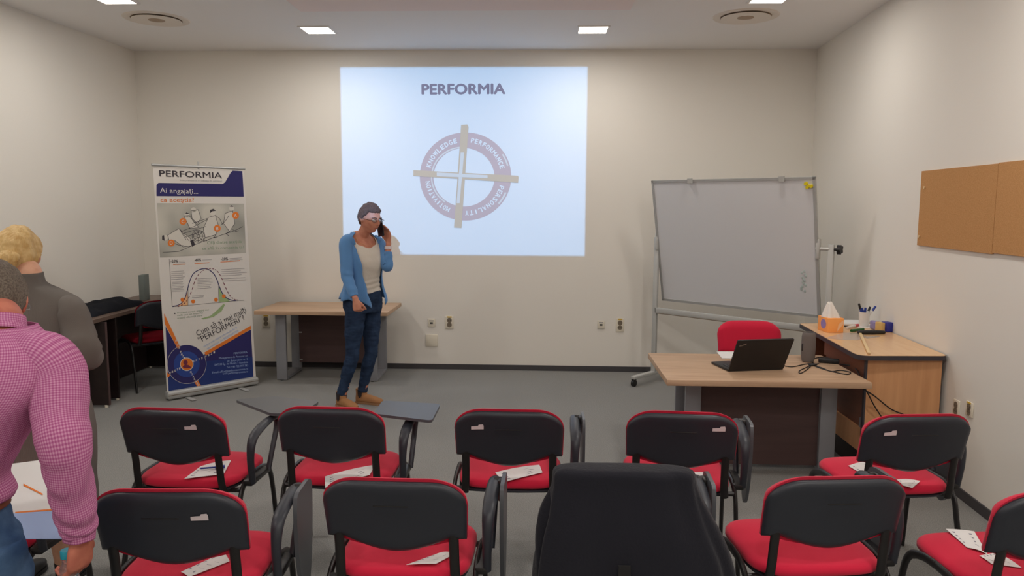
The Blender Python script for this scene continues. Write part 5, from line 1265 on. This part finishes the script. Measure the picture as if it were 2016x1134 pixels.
# ------------------------------------------------------------------ the person in the pink shirt
W3 = thing('person', 'person in pink gingham shirt and jeans at the left edge, holding a bottle', 'person', (-1.62, 2.0, 0))
f3 = V((.06, 1, 0)).normalized(); r3 = f3.cross(V((0, 0, 1)))
hc3 = P(-13, 597, y=2.14); hf3 = V((-.38, .84, -.42)).normalized(); hu3 = (V((0, 0, 1)) + hf3 * .45).normalized()
rows = []
for z, a, b, s, cx, cy in ((.66, .165, .130, 0, -1.665, 1.98), (.74, .168, .130, 0, -1.67, 1.98), (.82, .152, .122, 0, -1.685, 1.98), (.90, .150, .122, 0, -1.685, 1.98), (1.00, .156, .128, 0, -1.655, 1.985), (1.10, .170, .130, 0, -1.605, 1.99), (1.19, .182, .122, 0, -1.55, 2.0), (1.26, .176, .105, 0, -1.535, 2.01), (1.305, .145, .085, 0, -1.53, 2.02), (1.34, .090, .068, 0, -1.535, 2.04), (1.37, .066, .062, 0, -1.54, 2.05)):
    rows.append((V((cx, cy, z)), a, b, s))
TR = Trunk(rows, f3)
s3R, e3R, w3R = V((-1.365, 2.01, 1.265)), V((-1.305, 1.95, 1.00)), V((-1.325, 2.02, .755))
s3L, e3L, w3L = V((-1.71, 2.06, 1.255)), V((-1.86, 2.06, 1.00)), V((-1.93, 2.10, .78))
bm = new_bm(); TR.loft(bm, .68, 1.37, extra=-.014)
sweep(bm, [V((-1.535, 2.03, 1.31)), V((-1.545, 2.06, 1.37)), hc3 - V((0, 0, .05)) - hf3 * .02], [.058, .056, .058], n=20); head_into(bm, hc3, hf3, hu3, 1.03)
for s_, e_, w_ in ((s3R, e3R, w3R), (s3L, e3L, w3L)): sweep(bm, [s_, s_.lerp(e_, .5), e_, e_.lerp(w_, .5), w_], [.048, .044, .040, .036, (.030, .023)], n=16)
hd3 = V((-.10, .08, -1)).normalized()
hand_into(bm, w3R + V((0, 0, -.012)), hd3, V((-1, .25, 0)), V((.15, 1, 0)), sc=1.08, curls=(.62, .66, .70, .72), tcurl=.7, tout=.6)
hand_into(bm, w3L, (w3L - e3L), V((1, 0, -.3)), V((0, 1, .3)), sc=1.05)
for s in (-1, 1): sweep(bm, [V((-1.63 + s * .085, 1.98 - s * .02, .72)), V((-1.63 + s * .10, 2.0 - s * .03, .40)), V((-1.63 + s * .10, 1.98 - s * .03, .06))], [.08, .055, .035], n=16)
link('body', fuse(bm, .005, 3), M_SKINR, W3, True, True, 180)
bm = new_bm(); hair_into(bm, hc3, hf3, hu3, ((-.1, -.04, -.022, -.008, .02, .045, .07, .1), (-.104, -.090, -.04, -.006, .016, .05, .060, .060)), thick=.013, amp=.004, fr=50, sc=1.04, nape=.14); link('hair', fuse(bm, .004, 1), M_HAIRG, W3, True, True, 180)
glasses(W3, hc3, hf3, hu3, sc=1.04, m=M_CHROME)
def shf(z, ph): return .010 * math.sin(z * 42 + 3 * math.sin(ph)) * max(0, 1 - abs(z - .90) / .10) + .006 * noise.noise(V((math.sin(ph) * 3, math.cos(ph) * 3, z * 7))) + .010 * max(0, 1 - abs(z - .875) / .03)
bm = new_bm(); TR.loft(bm, .858, 1.352, nz=90, n=90, extra=.012, fn=shf, cap=False); link('gingham_shirt', evaluated(bm, [('SOLIDIFY', dict(thickness=.003, offset=0))]), M_GING, W3, True, True, 180)
bm = new_bm(); sweep(bm, [V((-1.535, 2.035, 1.325)), V((-1.54, 2.045, 1.345)), V((-1.545, 2.055, 1.372))], [(.074, .070), (.068, .066), (.064, .062)], side=r3, n=30, closed_ends=False); link('collar', evaluated(bm, [('SOLIDIFY', dict(thickness=.004, offset=0))]), M_GING, W3, True, True, 180)
def slw(f, th, p): return .0030 * math.sin(f * 44 + 3.5 * math.sin(th + f * 5)) * (1.2 if f > .6 else .2) + .006 * noise.noise(p * 10) + .003 * noise.noise(p * 26)
bm = new_bm(); sweep(bm, [s3R - r3 * .11 + V((0, 0, .01)), s3R - r3 * .02 + V((0, 0, .004)), s3R + V((.012, 0, -.05)), s3R.lerp(e3R, .55), e3R + V((0, 0, .03)), e3R.lerp(w3R, .35), e3R.lerp(w3R, .75), w3R + V((0, 0, .012))], [.068, .074, .074, .070, .066, .060, .053, .046], n=48, sub=10, wob=slw); link('shirt_sleeve', bm, M_GING, W3, True, True, 180)
bm = new_bm(); sweep(bm, [s3L + r3 * .09, s3L, s3L.lerp(e3L, .5), e3L, e3L.lerp(w3L, .5), w3L], [.07, .074, .072, .068, .058, .045], n=40, sub=10, wob=slw); link('shirt_sleeve', bm, M_GING, W3, True, True, 180)
bm = new_bm(); sweep(bm, [w3R + V((0, 0, .035)), w3R + V((0, 0, .0)), w3R + V((0, 0, -.018))], [.047, .043, .041], n=36, wob=lambda f, th, p: .002 * math.sin(5 * th)); link('cuff', bm, M_GING, W3, True, True, 180)
bm = new_bm(); TR.loft(bm, .835, .868, nz=4, n=60, extra=.010, cap=False); link('belt', evaluated(bm, [('SOLIDIFY', dict(thickness=.004, offset=0))]), M_LEATHER, W3, True, True, 180)
bm = new_bm(); TR.loft(bm, .66, .85, extra=.006)
for s in (-1, 1): sweep(bm, [V((-1.635 + s * .080, 1.98 - s * .02, .74)), V((-1.63 + s * .092, 1.99 - s * .02, .60)), V((-1.63 + s * .10, 2.0 - s * .03, .40)), V((-1.63 + s * .10, 1.98 - s * .03, .09))], [.092, .092, .075, .062], n=24)
bm = evaluated(fuse(bm, .009, 4), [('SUBSURF', dict(levels=1, render_levels=1))]); wrinkle(bm, .007, 12, (1, 1, 2)); link('jeans', bm, M_JEANSL, W3, True, True, 180)
bm = new_bm(); pk = []
for (ph_, z_) in ((2.45, .80), (2.95, .81), (2.95, .70), (2.70, .66), (2.45, .69)): pk.append(TR.pt(z_, ph_, .016))
prism(bm, pk, -f3 * .003); link('back_pocket', bm, M_JEANS, W3, True, True, 180)
for s in (-1, 1):
    b0 = V((-1.63 + s * .10, 1.92 - s * .03, 0)); boot(W3, b0, b0 + f3 * .26, M_LEATHER, M_DARK, gore=False, name='shoe')
# the water bottle in that hand
bc_ = w3R + V((-.042, .0, -.112)); bt2 = thing('water_bottle', 'clear water bottle with a teal cap held by the person in pink', 'bottle', (bc_.x, bc_.y, bc_.z - .2))
bm = new_bm(); lathe(bm, bc_, [(.002, -.205), (.028, -.205), (.032, -.20), (.032, -.10), (.028, -.085), (.032, -.07), (.031, -.03), (.020, .008), (.0135, .02), (.0135, .038)], 32); link('bottle_body', bm, M_PET, bt2, True, True, 60)
bm = new_bm(); lathe(bm, bc_, [(.016, .036), (.0165, .038), (.0165, .058), (.015, .060), (.002, .060)], 28); link('cap', bm, M_TEAL, bt2, True, True)
# booklets on the left chair's writing tablet
t = A0
tablet_out(A0, [tuple(P(a, b, z=.672).xy) for a, b in ((20, 1058), (112, 1052), (96, 925), (20, 930))], .672, (.30, .16, .66))
pz = .687
br_ = sheet('brochure', 'printed white and blue brochure lying behind the pink shirt on a writing tablet', 'brochure', [(20, 915), (95, 905), (128, 1050), (20, 1050)], pz, .003, M_PAPER)
sheet('brochure', 'blue-grey brochure half under the white one behind the pink shirt', 'brochure', [(24, 1012), (112, 1006), (124, 1062), (24, 1062)], pz + .004, .002, M_BANLB)
bm = new_bm(); pts = [P(a, b, z=pz + .0045) for a, b in ((30, 1008), (104, 1002), (104.5, 1005), (30, 1011))]; prism(bm, pts, (0, 0, .0006)); link('red_line', bm, M_BANO, br_, False, True); bm = new_bm(); pts = [P(a, b, z=pz + .0045) for a, b in ((46, 952), (84, 972), (84, 975), (46, 956))]; prism(bm, pts, (0, 0, .0006))
link('red_line', bm, M_BANO, br_, False, True)
